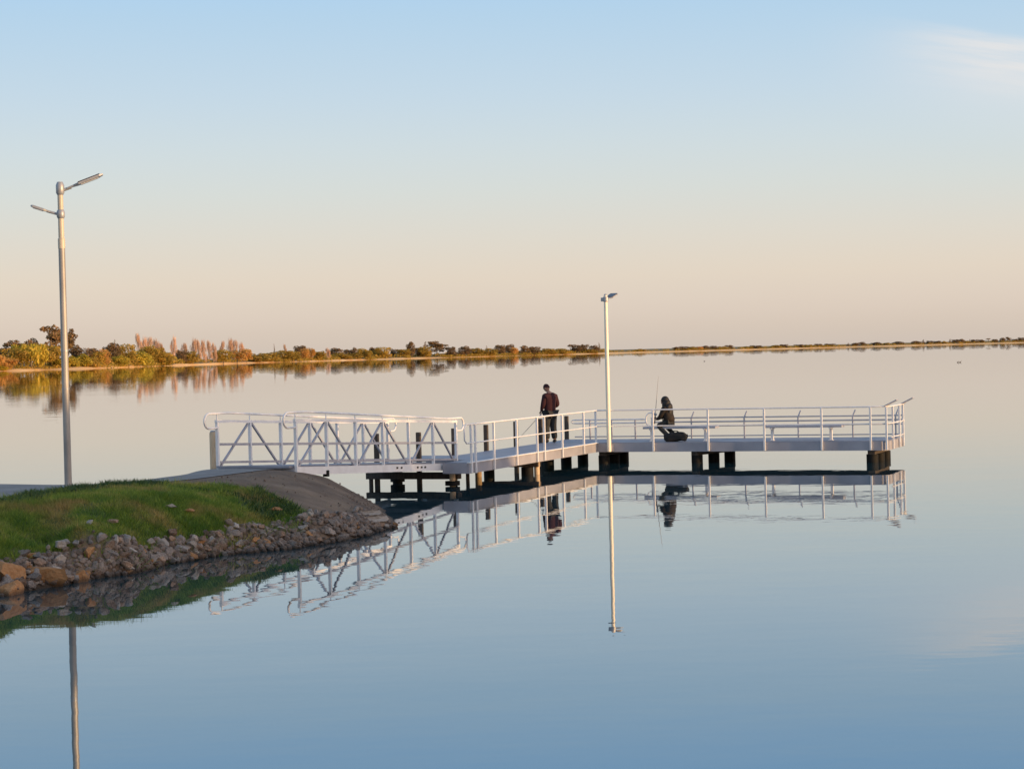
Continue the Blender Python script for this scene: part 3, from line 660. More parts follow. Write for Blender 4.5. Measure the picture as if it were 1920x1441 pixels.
# a few stones lying in the grass slope
for (x, y, s) in [(-6.2,32.35,.09),(-5.9,32.6,.07),(-6.7,31.9,.08),(-5.55,33.2,.08),(-5.2,33.85,.07),(-6.95,31.35,.09),(-7.2,31.15,.08),(-4.75,34.7,.08),(-4.4,35.3,.09),(-4.15,36.0,.1)]:
    rock('pale', x, y, float(ground(x, y)[0])+s*.7, s, 'small pale stone half sunk in the grass above the riprap', 'pale stones in the grass')
for (x, y, sx_, k) in [(-4.4, 37.1, .13, 'orange'), (-5.9, 34.7, .12, 'pale'), (-5.62, 34.9, .10, 'orange'), (-6.55, 33.0, .09, 'brown')]:
    rock(k, x, y, float(ground(x, y)[0])+.055, (sx_*1.4, sx_, sx_*.7), 'flat tan stone bedded in the grass slope below the path', 'tan stones in the grass', (.1, .1, .3))
for _ in range(2600):
    x, y = rk.uniform(-6.2, -2.4), rk.uniform(36.3, 44.5)
    A1 = np.array([x]); B1 = np.array([y])
    if pip(A1, B1, GRASS)[0] or pip(A1, B1, PATHP)[0] or ground(x, y)[0] < .06: continue
    if rk.random() < .07+.4*(y > 39 and x > -3.5): SMALL.append((x, y, rk.uniform(.008, .026)))
SM_R = []
for k in range(4):
    bm = bmesh.new(); bmesh.ops.create_icosphere(bm, subdivisions=1, radius=1); q = random.Random(k)
    for v in bm.verts: v.co *= q.uniform(.65, 1.05)
    me = bpy.data.meshes.new('pebble'); bm.to_mesh(me); bm.free(); SM_R.append(me)
mb = MB()
for x, y, s in SMALL:
    src = rk.choice(SM_R); z = max(float(ground(x, y)[0]), .0)+s*.35
    Rm = Matrix.Rotation(rk.uniform(0, 6.28), 3, 'Z') @ Matrix.Rotation(rk.uniform(-1, 1), 3, 'X')
    mb.add([Vector((x, y, z))+Rm @ (v.co*s) for v in src.vertices], [tuple(p.vertices) for p in src.polygons])
M['gravel'] = mat('dark_gravel', (.10,.072,.054), (.24,.185,.145), rough=.95, scale=5, wet=True)  # colour darkened to stand in for shade in the gaps between rocks
tag(mb.build('gravel', M['gravel']), 'small stones filling the gaps of the riprap', 'gravel', kind='stuff')

# ------------------------------------------------------------------ grass on the bank
rng = np.random.RandomState(33)
def blades(n, poly, hmin, hmax, wd, dens=None, lean=.5, bend=True):
    xs = rng.uniform(-10.5, -3.4, n); ys = rng.uniform(28, 39.5, n)
    k = pip(xs, ys, poly) & (xs > -.2526*ys-1.0)
    e = dist_poly(xs, ys, poly); k &= (e > rng.uniform(0, .25, n)*rng.uniform(0, 1, n))
    if dens is not None: k &= rng.uniform(0, 1, n) < dens(xs, ys)
    xs, ys = xs[k], ys[k]; m = len(xs); zs = ground(xs, ys)+(vnoise(xs, ys, .5, 1)-.5)*.04-.01
    h = rng.uniform(hmin, hmax, m)*(.6+.8*vnoise(xs, ys, .8, 9)); a = rng.uniform(0, 6.28, m); w_ = wd*rng.uniform(.7, 1.4, m)
    lx, ly = rng.normal(0, lean, m)*h, rng.normal(0, lean, m)*h
    V = np.zeros((m, 3, 3)); V[:, 0] = np.c_[xs-np.cos(a)*w_, ys-np.sin(a)*w_, zs]; V[:, 1] = np.c_[xs+np.cos(a)*w_, ys+np.sin(a)*w_, zs]; V[:, 2] = np.c_[xs+lx, ys+ly, zs+h]
    return V.reshape(-1, 3), rng.uniform(0, 1, m)
gv, ga = blades(420000, GRASS, .035, .10, .006, lambda x, y: .35+.65*(vnoise(x, y, .45, 12) > .33)-.30*(vnoise(x, y, 1.1, 4) > .62))
def tufts(n):                                       # taller clumps, and runners creeping down among the top stones
    Vs, As = [], []
    while n > 0:
        x, y = rng.uniform(-10, -3.5), rng.uniform(28.5, 39)
        ins = pip(np.array([x]), np.array([y]), GRASS)[0]; e = dist_poly(np.array([x]), np.array([y]), GRASS)[0]
        if x < -.2526*y-.8 or (not ins and (e > .32 or y > 36.8 or x < -8)): continue
        n -= 1; m = rng.randint(18, 50); r = rng.uniform(.03, .10)
        xs = x+rng.normal(0, r, m); ys = y+rng.normal(0, r, m); zs = ground(xs, ys)-.01; h = rng.uniform(.07, .19)*rng.uniform(.5, 1.1, m); a = rng.uniform(0, 6.28, m)
        lx = (xs-x)*1.2+rng.normal(0, .03, m); ly = (ys-y)*1.2+rng.normal(0, .03, m); V = np.zeros((m, 3, 3)); w_ = rng.uniform(.004, .009, m)
        V[:, 0] = np.c_[xs-np.cos(a)*w_, ys-np.sin(a)*w_, zs]; V[:, 1] = np.c_[xs+np.cos(a)*w_, ys+np.sin(a)*w_, zs]; V[:, 2] = np.c_[xs+lx, ys+ly, zs+h]
        Vs.append(V.reshape(-1, 3)); As.append(np.full(m, rng.uniform(0, 1)))
    return np.concatenate(Vs), np.concatenate(As)
tv, ta = tufts(520); gv = np.concatenate([gv, tv]); ga = np.concatenate([ga, ta])
tag(mesh_np('grass', gv, np.arange(len(gv)).reshape(-1, 3), M['grass'], None, {'rnd': ('FACE', ga)}), 'green grass with dry patches on the bank slope', 'grass', kind='stuff')
def near_top(x, y):
    a = np.array([(-12,34.1),(-8.9,34.6),(-8.53,36.1),(-8.18,37.15),(-7.19,38.15),(-6.03,38.5),(-4.85,38.45),(-4.1,37.7),(-3.78,36.7)])
    return np.clip(1.35-dist_poly(x, y, [tuple(q) for q in a], False)*1.15, 0, 1)*(vnoise(x, y, .55, 31) > .34)
wv, wa = blades(150000, GRASS, .05, .15, .016, near_top, .6)
tag(mesh_np('clover_weeds', wv, np.arange(len(wv)).reshape(-1, 3), M['weed'], None, {'rnd': ('FACE', wa)}), 'dark green leafy weeds along the top of the bank', 'weeds', kind='stuff')

# ------------------------------------------------------------------ gangway
def part(mb, name, m, root, **k): return mb.build(name, M[m], root, root.location, **k)
gw = empty('gangway', J(-1.7, -17.8, .9), 'white aluminium truss gangway sloping from the grassy bank down to the jetty', 'gangway')
V0, V1 = -17.66, -8.85
def gtop(v): return float(np.interp(v, [V0, V1], [1.985, 1.60]))
def gbot(v): return float(np.interp(v, [V0, V1], [.86, .41]))
vs = [V0+(V1-V0)*k/6 for k in range(7)]
for side, uu in ((-1, -.74), (1, -2.64)):
    out_ = -side*.075                                # the handrail sits just outside the truss
    part(MB().bar(J(uu, V0-.05, gtop(V0)), J(uu, V1+.05, gtop(V1)), .06, .06), 'top_chord', 'alu', gw)
    part(MB().bar(J(uu, V0-.03, gbot(V0)+.045), J(uu, V1+.03, gbot(V1)+.045), .06, .17), 'bottom_chord', 'alu', gw)
    mid = lambda v: (gtop(v)+gbot(v))/2+.06
    low = lambda v: gbot(v)+.235
    part(MB().bar(J(uu-side*.0+.0, V0, mid(V0)), J(uu, V1, mid(V1)), .035, .055), 'mid_rail', 'alu_dark', gw)
    part(MB().bar(J(uu, V0, low(V0)), J(uu, V1, low(V1)), .035, .05), 'kick_rail', 'alu_dark', gw)
    for i, v in enumerate(vs):
        wd = .062
        part(MB().bar(J(uu, v, gbot(v)+.12), J(uu, v, gtop(v)-.03), wd, wd, UU), 'post', 'alu', gw)
    for k in (1, 3, 5):
        for s in (-1, 1):
            part(MB().bar(J(uu, vs[k]+s*.09, gtop(vs[k])-.05), J(uu, vs[k+s]-s*.09, gbot(vs[k+s])+.13), .042, .042, UU), 'brace', 'alu_dark', gw)
    # round handrail with a D-shaped return at both ends, on short stand-offs
    uh = uu+out_*0; r = .15; P = []
    def dend(v, s, zt):
        q = []
        for k in range(0, 11):
            a = math.pi/2+s*math.pi*k/10
            q.append(J(uh, v+math.cos(a)*.20*1.0, zt-.16+math.sin(a)*.16))
        return q
    zL, zR = gtop(V0)+.17, gtop(V1)+.085
    left = dend(V0-.34, 1, zL); right = dend(V1+.32, -1, zR)
    pts = [J(uh, V0+.02, zL-.32)]+left[::-1]+[J(uh, V0+.5, zL-.01), J(uh, V1-.5, zR+.01)]+right+[J(uh, V1-.02, zR-.32)]
    part(MB().tube(pts, .024, 10), 'handrail', 'galv', gw, smooth=True)
    for v in vs: part(MB().bar(J(uh, v, gtop(v)), J(uh, v, float(np.interp(v, [V0, V1], [zL, zR]))-.02), .02, .02, UU), 'rail_bracket', 'alu', gw)
part(MB().bar(J(-1.69, V0-.2, gbot(V0)+.14), J(-1.69, V1+.02, gbot(V1)+.14), 1.76, .05), 'deck', 'deck', gw)
for v in vs: part(MB().bar(J(-2.60, v, gbot(v)+.05), J(-.78, v, gbot(v)+.05), .08, .1), 'cross_beam', 'alu_dark', gw)
for v in (-12.55, -12.3, -11.35, -11.12, -10.9): part(MB().box(J(-.706, v, gbot(v)+.055), UU*.004, VV*.045, ZZ*.022), 'slot', 'black', gw)
part(MB().box(J(-.74, -16.25, .76), UU*.06, VV*.05, ZZ*.07), 'foot_bracket', 'black', gw, bevel=.01)
part(MB().bar(J(-1.0, -8.80, .50), J(-2.6, -8.80, .55), .06, .04), 'end_plate', 'alu_dark', gw)

# ------------------------------------------------------------------ jetty: walkway and platform
jt = empty('jetty', J(0, 0, .3), 'fixed jetty of a walkway and a T-shaped fishing platform on black sleeved piles', 'jetty')
PE, PD = 8.55, 2.3
def slab(u0, u1, v0, v1, z0, z1): return MB().box(J((u0+u1)/2, (v0+v1)/2, (z0+z1)/2), UU*(u1-u0)/2, VV*(v1-v0)/2, ZZ*(z1-z0)/2)
part(slab(-1.75, -.02, -8.55, -.004, .57, .615), 'walkway_deck', 'deck', jt)
part(slab(-2.75, -1.755, -8.55, -6.4, .57, .612), 'landing_deck', 'deck', jt)
part(slab(-.62, -.02, -9.88, -8.556, .57, .615), 'landing_deck', 'deck', jt)
part(slab(-1.75, PE-.02, .0, PD, .57, .617), 'platform_deck', 'deck', jt)
for v0, v1 in zip((-9.92, -8.30, -6.68, -5.15, -3.16, -1.33), (-8.30, -6.68, -5.15, -3.16, -1.33, 0)): part(slab(.0, .045, v0+.006, v1-.006, .345, .60), 'fascia', 'fascia', jt)
part(slab(-.66, -.002, -9.935, -9.885, .345, .60), 'fascia', 'fascia', jt)
part(slab(-.01, .085, -9.93, -.05, .602, .626), 'kerb', 'alu', jt)
for u0, u1 in zip((.05, 1.77, 3.42, 5.07, 6.72), (1.77, 3.42, 5.07, 6.72, PE-.16)): part(slab(u0+.006, u1-.006, -.045, -.002, .345, .60), 'fascia', 'fascia', jt)
for u in (1.77, 3.42, 5.07, 6.72, 8.1):
    for z in (.42, .54): part(MB().tube([J(u+.06, -.046, z), J(u+.06, -.062, z)], .013, 8), 'bolt', 'alu_dark', jt)
for v in (-8.3, -6.68, -5.15, -3.16, -1.33):
    for z in (.42, .54): part(MB().tube([J(.046, v+.07, z), J(.060, v+.07, z)], .013, 8), 'bolt', 'alu_dark', jt)
part(slab(PE-.02, PE+.025, .12, PD, .345, .60), 'fascia', 'fascia', jt)
part(MB().bar(J(PE-.165, -.02, .472), J(PE+.0, .125, .472), .045, .255), 'fascia', 'fascia', jt)
part(slab(-1.75, PE, PD+.002, PD+.045, .345, .60), 'fascia', 'fascia', jt)
part(slab(-1.80, -1.756, -6.38, PD, .345, .60), 'fascia', 'fascia', jt)
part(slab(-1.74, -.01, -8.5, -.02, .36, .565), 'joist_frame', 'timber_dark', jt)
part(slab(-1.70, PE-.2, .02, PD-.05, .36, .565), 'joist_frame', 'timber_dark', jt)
def rpost(u, v, z0=.36, z1=1.56, w_=.055, nm='rail_post', m='galv'):
    return part(MB().bar(J(u, v, z0), J(u, v, z1), w_, w_, UU), nm, m, jt, bevel=.006)
ZR = 1.565
for v in (-9.55, -8.3, -6.68, -5.15, -4.58, -3.16, -1.33): rpost(.078, v, .36 if v != -9.55 else .34)
rpost(.075, -9.82)
for u in (.02, 1.77, 3.42, 5.07, 6.72, 8.1): rpost(u, -.078)
for u, v in ((PE-.02, .0), (PE+.06, .55), (PE+.06, 1.55), (PE+.06, 2.12), (PE+.02, PD+.05)): rpost(u, v)
def pipe(pts, r=.021, nm='top_rail', m='galv'): return part(MB().tube(pts, r, 10), nm, m, jt, smooth=True)
pipe([J(.078, -9.9, ZR), J(.078, -.22, ZR), J(.09, -.1, ZR), J(.2, -.07, ZR), J(8.05, -.078, ZR), J(8.35, -.05, ZR), J(PE+.02, .08, ZR), J(PE+.06, .3, ZR), J(PE+.06, PD, ZR)], .022)
pipe([J(.078, -9.9, 1.10), J(.078, -.15, 1.10), J(.2, -.078, 1.10), J(8.05, -.078, 1.09), J(8.35, -.05, 1.09), J(PE+.02, .08, 1.09), J(PE+.06, .3, 1.09), J(PE+.06, PD, 1.09)], .017, 'mid_rail')
pipe([J(PE+.05, .3, .70), J(PE+.05, PD, .70)], .017, 'kick_rail')
# gap closing loop beside the gangway end
pipe([J(.078, -9.86, 1.10), J(.05, -10.05, 1.10), J(.03, -10.13, 1.18), J(.03, -10.13, 1.49), J(.05, -10.05, 1.565), J(.078, -9.86, 1.565)], .020, 'rail_loop')
# low far side rails: first a lean rail with looped end, then the rod-rest rail with cranked posts
VF = PD+.075
for z in (1.205, 1.10): pipe([J(-1.45, VF, z), J(.72, VF, z)], .024, 'lean_rail')
pipe([J(-1.45, VF, 1.205), J(-1.56, VF, 1.19), J(-1.6, VF, 1.15), J(-1.56, VF, 1.11), J(-1.45, VF, 1.10)], .022, 'rail_loop')
pipe([J(.72, VF, 1.205), J(.78, VF, 1.19), J(.80, VF, 1.15), J(.78, VF, 1.11), J(.72, VF, 1.10)], .022, 'rail_loop')
for u in (-1.0, -.3, .45): rpost(u, VF, .36, 1.2, .045, 'lean_rail_post', 'alu_dark')
for z, r in ((1.235, .02), (1.11, .022), (.985, .018)): pipe([J(.95, VF, z), J(PE, VF, z)], r, 'rod_rail', 'alu_dark')
pipe([J(-1.5, VF, .69), J(PE, VF, .69)], .018, 'kick_rail', 'alu_dark')
pipe([J(.98, VF, 1.40), J(.88, VF, 1.38), J(.81, VF, 1.30), J(.79, VF, 1.18), J(.82, VF, 1.05), J(.90, VF, .985), J(.98, VF, .985)], .022, 'rail_loop')
for u in (.98, 2.22, 3.85, 5.48, 7.10, 8.35):
    rpost(u, VF, .36, 1.235, .042, 'rod_rail_post', 'alu_dark')
    part(MB().bar(J(u, VF, 1.22), J(u+.07, VF+.05, 1.41), .035, .035, UU), 'rod_rest', 'alu_dark', jt)
for u, v in ((PE-.05, .10), (PE+.06, 2.0)):          # tilted bait boards on the end rail
    part(MB().box(J(u+.16, v+.02, ZR+.10), (UU*.17+ZZ*.085), VV*.16, (ZZ*.014-UU*.006)), 'bait_board', 'alu_dark', jt, bevel=.004)
    part(MB().bar(J(u+.06, v, ZR), J(u+.12, v+.01, ZR+.07), .03, .03), 'board_bracket', 'galv', jt)
# piles, caps and fender posts
def pile(u, v, r, ztop, m, nm='pile', coll=None):
    p = part(MB().tube([J(u, v, -1.6), J(u, v, ztop)], r, 18), nm, m, jt, smooth=True)
    if coll: part(MB().tube([J(u, v, coll[1]), J(u, v, coll[2])], coll[0], 18), 'collar', 'black', p, smooth=True) if False else MB().tube([J(u, v, coll[1]), J(u, v, coll[2])], coll[0], 14).build('collar', M['black'], p, jt.location, smooth=True)
for u, du in ((-1.60, .22), (.14, .0), (2.98, .24), (8.07, 0)):
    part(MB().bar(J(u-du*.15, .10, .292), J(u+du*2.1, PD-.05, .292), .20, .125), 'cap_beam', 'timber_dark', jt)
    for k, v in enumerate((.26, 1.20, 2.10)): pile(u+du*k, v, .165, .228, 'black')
for v in (-4.75,):
    part(slab(-1.72, -.03, v-.11, v+.11, .20, .355), 'cap_beam', 'timber_dark', jt)
    pile(-.10, v, .075, .35, 'bollard'); pile(-.34, v-.1, .17, .195, 'black'); pile(-1.5, v, .15, .195, 'black')
part(slab(-3.05, -.50, -9.36, -9.12, .17, .335), 'cap_beam', 'timber_dark', jt)
pile(-.62, -9.42, .075, .335, 'bollard', 'pile', (.19, .02, .13)); pile(-2.62, -8.35, .13, .30, 'black', 'pile', (.19, .04, .22)); pile(-2.93, -9.3, .055, .17, 'timber_dark')
pile(-1.35, -5.9, .09, .56, 'timber'); pile(-1.0, -7.5, .05, .56, 'timber_dark')
for u, v in ((-2.8, -9.2), (-1.86, -8.66), (-1.87, -6.3), (-1.86, -4.02), (-1.86, -1.72), (-1.86, .33), (-1.80, 2.48)):
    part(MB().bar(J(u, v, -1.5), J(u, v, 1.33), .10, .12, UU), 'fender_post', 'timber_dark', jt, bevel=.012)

# round timber bollard at the head of the gangway
bo = J(-2.80, -17.55, .88); bl = empty('bollard', bo, 'short round tan timber bollard at the bank end of the gangway', 'bollard')
part(MB().tube([bo-ZZ*.3, bo+ZZ*.84, bo+ZZ*.87], [.088, .085, .07], 20), 'shaft', 'bollard', bl, smooth=True)
part(MB().tube([bo+ZZ*.871, bo+ZZ*.90], [.072, .055], 20), 'cap', 'lamp_grey', bl, smooth=True)

# ------------------------------------------------------------------ lamps
def head(root, base, dirv, L, wd, th, tilt, panel=True):
    d = Vector(dirv).normalized(); f = (d*math.cos(tilt)+ZZ*math.sin(tilt)); s = f.cross(ZZ).normalized(); n = s.cross(f)
    mb = MB(); prof = [(0, .28, .6), (.18, .45, .75), (.32, .92, 1), (.9, 1, 1), (1.0, .8, .55)]
    rings = []
    for t, wk, tk in prof:
        c = base+f*(L*t); rings.append([c+s*(wd/2*wk*a)+n*(th/2*tk*b) for a, b in ((-1,-.7), (-.8,-1), (.8,-1), (1,-.7), (1,.7), (.8,1), (-.8,1), (-1,.7))])
    vs_ = [q for r in rings for q in r]; fs_ = [(i*8+k, i*8+(k+1) % 8, (i+1)*8+(k+1) % 8, (i+1)*8+k) for i in range(4) for k in range(8)]+[tuple(range(7, -1, -1)), tuple(32+k for k in range(8))]
    mb.add(vs_, fs_); h = mb.build('lamp_head', M['lamp_grey'], root, root.location)
    c = base+f*(L*.62)
    if panel: MB().box(c+n*(th/2+.006), f*L*.30, s*wd*.43, n*.005).build('solar_panel', M['solar'], h, root.location)
    MB().box(c-n*(th/2+.005), f*L*.24, s*wd*.36, n*.004).build('lens', M['lens'], h, root.location)
    return h
b0 = Vector((-8.20, 37.23, .98)); lp = empty('street_lamp', b0, 'tall grey lamp post on the grassy bank with long solar head and small side lamp', 'street lamp')
part(MB().tube([b0-ZZ*.3, b0+ZZ*4.50], [.068, .060], 20), 'pole', 'pole_grey', lp, smooth=True)
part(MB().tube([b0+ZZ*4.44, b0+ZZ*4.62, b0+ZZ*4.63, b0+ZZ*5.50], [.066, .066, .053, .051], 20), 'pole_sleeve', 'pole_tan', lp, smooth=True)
part(MB().tube([b0+ZZ*5.42, b0+ZZ*5.46, b0+ZZ*5.60, b0+ZZ*5.66], [.055, .076, .076, .05], 18), 'head_clamp', 'lamp_grey', lp, smooth=True)
dh = Vector((1, .22, 0)).normalized(); e0 = b0+ZZ*5.51
part(MB().tube([e0+dh*.06, e0+dh*.20+ZZ*.05], .028, 12), 'head_arm', 'lamp_grey', lp, smooth=True)
head(lp, e0+dh*.12+ZZ*.03, dh, .70, .30, .05, R_(21))
part(MB().tube([b0+ZZ*4.99, b0+ZZ*5.02, b0+ZZ*5.12, b0+ZZ*5.15], [.056, .074, .074, .055], 18), 'side_clamp', 'lamp_grey', lp, smooth=True)
dl = Vector((-1, -.1, 0)).normalized(); e1 = b0+ZZ*5.07+dl*.05
part(MB().tube([e1, e1+dl*.20+ZZ*.06], .024, 12), 'side_arm', 'lamp_grey', lp, smooth=True)
head(lp, e1+dl*.14+ZZ*.045, dl, .36, .17, .05, R_(19), False).name = 'side_lamp'
part(MB().box(b0+ZZ*.05, Vector((.15,0,0)), Vector((0,.15,0)), ZZ*.025), 'base_plate', 'lamp_grey', lp, bevel=.01)
for z in (3.05, 3.75): part(MB().tube([b0+ZZ*(z-1.2), b0+ZZ*(z-1.17)], [.0685, .0685], 20), 'band', 'lamp_grey', lp, smooth=True)
b1 = J(.44, -.14, .36); l2 = empty('street_lamp', b1, 'pale metal lamp post fixed to the jetty corner with one small lamp head', 'street lamp')
part(MB().tube([b1, b1+ZZ*2.6, b1+ZZ*4.56], [.064, .060, .052], 20), 'pole', 'pole_sun_tint', l2, smooth=True)
part(MB().tube([b1+ZZ*4.561, b1+ZZ*4.60], [.052, .03], 16), 'cap', 'lamp_grey', l2, smooth=True)
part(MB().box(b1+ZZ*.1+VV*.04, UU*.11, VV*.018, ZZ*.09), 'base_bracket', 'alu_dark', l2)
part(MB().tube([b1+ZZ*4.37, b1+ZZ*4.39, b1+ZZ*4.50, b1+ZZ*4.52], [.06, .082, .082, .06], 16), 'head_clamp', 'lamp_grey', l2, smooth=True)
part(MB().box(b1+ZZ*4.44-UU*.10, UU*.035, VV*.05, ZZ*.055), 'sensor', 'lamp_grey', l2, bevel=.01)
dr = Vector((.55, .85, 0)).normalized()
head(l2, b1+ZZ*4.44+dr*.07, dr, .50, .26, .045, R_(20))

# ------------------------------------------------------------------ benches
def bench(u0, u1, v, label):
    o = J((u0+u1)/2, v, .617); r = empty('bench', o, label, 'bench')
    for k in (-1, 0, 1): part(slab(u0, u1, v+k*.135-.06, v+k*.135+.06, 0.985, 1.045), 'seat_slat', 'alu_dark', r, bevel=.005)
    for u in (u0+.22, u1-.35):
        part(slab(u-.035, u+.035, v-.05, v+.05, .618, .945), 'leg', 'galv', r)
        part(slab(u-.03, u+.03, v-.19, v+.19, .946, .983), 'bearer', 'galv', r)
        part(slab(u-.06, u+.06, v-.09, v+.09, .618, .630), 'foot_plate', 'galv', r)
bench(1.30, 3.50, .62, 'backless metal bench on the platform with the seated angler on it')
bench(4.93, 7.20, .55, 'empty backless metal bench on the right half of the platform')

# ------------------------------------------------------------------ people
def skin(nodes, edges, sub=1, smooth=True):
    """nodes: name -> (x, y, z, rx, ry); one continuous skinned mesh, returned as mesh data"""
    names = list(nodes); me = bpy.data.meshes.new('skin_tmp')
    me.from_pydata([nodes[k][:3] for k in names], [(names.index(a), names.index(b)) for a, b in edges], []); me.update()
    ob = bpy.data.objects.new('skin_tmp', me); COL.objects.link(ob)
    ob.modifiers.new('s', 'SKIN')
    if not me.skin_vertices: raise RuntimeError('no skin layer')
    for i, k in enumerate(names):
        me.skin_vertices[0].data[i].radius = nodes[k][3:5]; me.skin_vertices[0].data[i].use_root = (i == 0)
    ss = ob.modifiers.new('d', 'SUBSURF'); ss.levels = sub; ss.render_levels = sub
    dg = bpy.context.evaluated_depsgraph_get(); dg.update(); res = bpy.data.meshes.new_from_object(ob.evaluated_get(dg))
    bpy.data.objects.remove(ob); return res
def chain(*n): return list(zip(n[:-1], n[1:]))
def head_mesh(c, face, s=1.0, tilt=0.0):
    """head with brow, nose, chin, ears and eye sockets, facing +y then turned by face (z) and bowed by tilt"""
    bm = bmesh.new(); bmesh.ops.create_uvsphere(bm, u_segments=28, v_segments=20, radius=1)
    for v in bm.verts:
        x, y, z = v.co; q = Vector((x*.077, y*.098, z*.118))
        if z < 0: q.x *= 1-.28*(-z); q.y = q.y*(1-.12*(-z))+.012*(-z)
        if y > .55:
            q.y += .024*math.exp(-(x/.16)**2-((z+.12)/.20)**2)          # nose
            q.y -= .012*math.exp(-((abs(x)-.36)/.14)**2-((z-.06)/.12)**2)  # eye sockets
            q.y += .007*math.exp(-(x/.35)**2-((z+.45)/.07)**2)-.006*math.exp(-(x/.3)**2-((z+.53)/.035)**2)  # lips
            q.y += .010*math.exp(-(x/.3)**2-((z+.82)/.16)**2)           # chin
        if abs(x) > .9: q.x += math.copysign(.016*math.exp(-((y+.02)/.22)**2-((z+.05)/.28)**2), x)
        v.co = q
    Rm = Matrix.Rotation(face, 3, 'Z') @ Matrix.Rotation(-tilt, 3, 'X')
    for v in bm.verts: v.co = Vector(c)+Rm @ (v.co*s)
    me = bpy.data.meshes.new('head_tmp'); bm.to_mesh(me); bm.free(); return me
def hand_nodes(wr, fwd, palm_n, pre, curl=.8, s=1.0):
    """palm with four bent fingers of unequal length and a side thumb; each finger its own chain rooted in the palm"""
    f = Vector(fwd).normalized(); n = Vector(palm_n); n = (n-f*n.dot(f)).normalized(); sd = f.cross(n); wr = Vector(wr); groups = []
    pal = {pre+'w': (*wr, .026*s, .019*s), pre+'p': (*(wr+f*.05*s), .038*s, .016*s), pre+'k': (*(wr+f*.085*s), .036*s, .013*s)}
    groups.append((pal, chain(pre+'w', pre+'p', pre+'k')))
    for i, (off, ln) in enumerate(((-.028, .068), (-.009, .078), (.010, .073), (.027, .058))):
        a = wr+f*.078*s+sd*off*s; p = [a]; d = f.copy()
        for k in range(3):
            d = (d*math.cos(curl*(.5+.25*k))+n*math.sin(curl*(.5+.25*k))).normalized(); p.append(p[-1]+d*ln*s*(.46, .32, .22)[k])
        nm = [f'{pre}f{i}{k}' for k in range(4)]; groups.append(({q: (*pp, r*s, r*s) for q, pp, r in zip(nm, p, (.0095, .009, .0085, .007))}, chain(*nm)))
    a = wr+f*.03*s-sd*.022*s; t1 = a+(f*.6-sd*.7+n*.35).normalized()*.035*s; t2 = t1+(f*.8-sd*.1+n*.7).normalized()*.032*s
    nm = [pre+'t0', pre+'t1', pre+'t2']; groups.append(({nm[0]: (*a, .012*s, .012*s), nm[1]: (*t1, .0105*s, .0105*s), nm[2]: (*t2, .008*s, .008*s)}, chain(*nm)))
    return groups
def fuse(name, meshes, m, voxel=.006):
    """join the pieces and remesh them into one continuous surface"""
    bm = bmesh.new()
    for me in meshes: bm.from_mesh(me)
    me = bpy.data.meshes.new(name); bm.to_mesh(me); bm.free(); me.materials.clear(); me.materials.append(m)
    ob = bpy.data.objects.new(name, me); COL.objects.link(ob)
    md = ob.modifiers.new('r', 'REMESH'); md.mode = 'VOXEL'; md.voxel_size = voxel; md.use_smooth_shade = True
    dg = bpy.context.evaluated_depsgraph_get(); dg.update(); res = bpy.data.meshes.new_from_object(ob.evaluated_get(dg)); res.name = name
    ob.modifiers.clear(); ob.data = res; res.materials.clear(); res.materials.append(m); return ob
def cloth(name, me, m, parent):
    me.materials.clear(); me.materials.append(m); me.polygons.foreach_set('use_smooth', [True]*len(me.polygons)); me.name = name
    o = bpy.data.objects.new(name, me); COL.objects.link(o); o.parent = parent; return o
def fat(nodes, keys, k, add): return {q: (*nodes[q][:3], nodes[q][3]*k+add, nodes[q][4]*k+add) for q in keys}

# standing angler, seen from behind and a little from the right, head bowed to his left
mn = {'hip': (0,0,.93,.150,.105), 'waist': (0,.005,1.08,.138,.10), 'chest': (0,0,1.27,.168,.115), 'sho': (0,-.01,1.41,.12,.085), 'neck': (-.01,.02,1.50,.052,.054), 'nk2': (-.03,.055,1.56,.050,.05),
      'hl': (-.095,0,.88,.092,.098), 'kl': (-.125,.03,.49,.062,.066), 'al': (-.13,-.015,.10,.042,.046), 'tl': (-.15,.13,.035,.040,.03),
      'hr': (.095,0,.88,.092,.098), 'kr': (.115,.025,.49,.062,.066), 'ar': (.13,-.03,.10,.042,.046), 'tr': (.165,.11,.035,.040,.03),
      'sl': (-.185,-.005,1.38,.062,.062), 'el': (-.245,.02,1.10,.047,.047), 'wl': (-.205,.19,.925,.030,.027),
      'sr': (.185,-.005,1.38,.062,.062), 'er': (.270,-.03,1.11,.047,.047), 'wr': (.17,.18,1.02,.030,.027)}
me_ = chain('hip','waist','chest','sho','neck','nk2')+chain('hip','hl','kl','al','tl')+chain('hip','hr','kr','ar','tr')+chain('sho','sl','el','wl')+chain('sho','sr','er','wr')
pieces = [skin(mn, me_), head_mesh((-.045,.085,1.63), R_(16), 1.0, R_(32))]
for g in hand_nodes((-.205,.19,.925), (.12,.75,-.5), (.9,0,.1), 'L', .9)+hand_nodes((.17,.18,1.02), (-.55,.65,-.35), (-.6,-.5,.3), 'R', .95): pieces.append(skin(*g))
man = fuse('person', pieces, M['skin'])
tag(man, 'standing person in a dark red shirt and black trousers fishing with head bowed', 'person')
tk_ = ['hip','waist','chest','sho','sl','el','sr','er']
sh = dict(fat(mn, tk_, 1.22, .014)); sh['hip'] = (0,0,.80,.215,.16); sh['waist'] = (0,.005,1.02,.205,.15); sh['sho'] = (0,-.005,1.40,.165,.11); sh['cl'] = (-.012,.022,1.495,.080,.080)
sh['fl'] = (-.212,.165,.95,.040,.038); sh['fr'] = (.185,.145,1.04,.040,.038)
sh['el'] = (*sh['el'][:3], .078, .078); sh['er'] = (*sh['er'][:3], .078, .078); sh['sl'] = (*sh['sl'][:3], .095, .095); sh['sr'] = (*sh['sr'][:3], .095, .095)
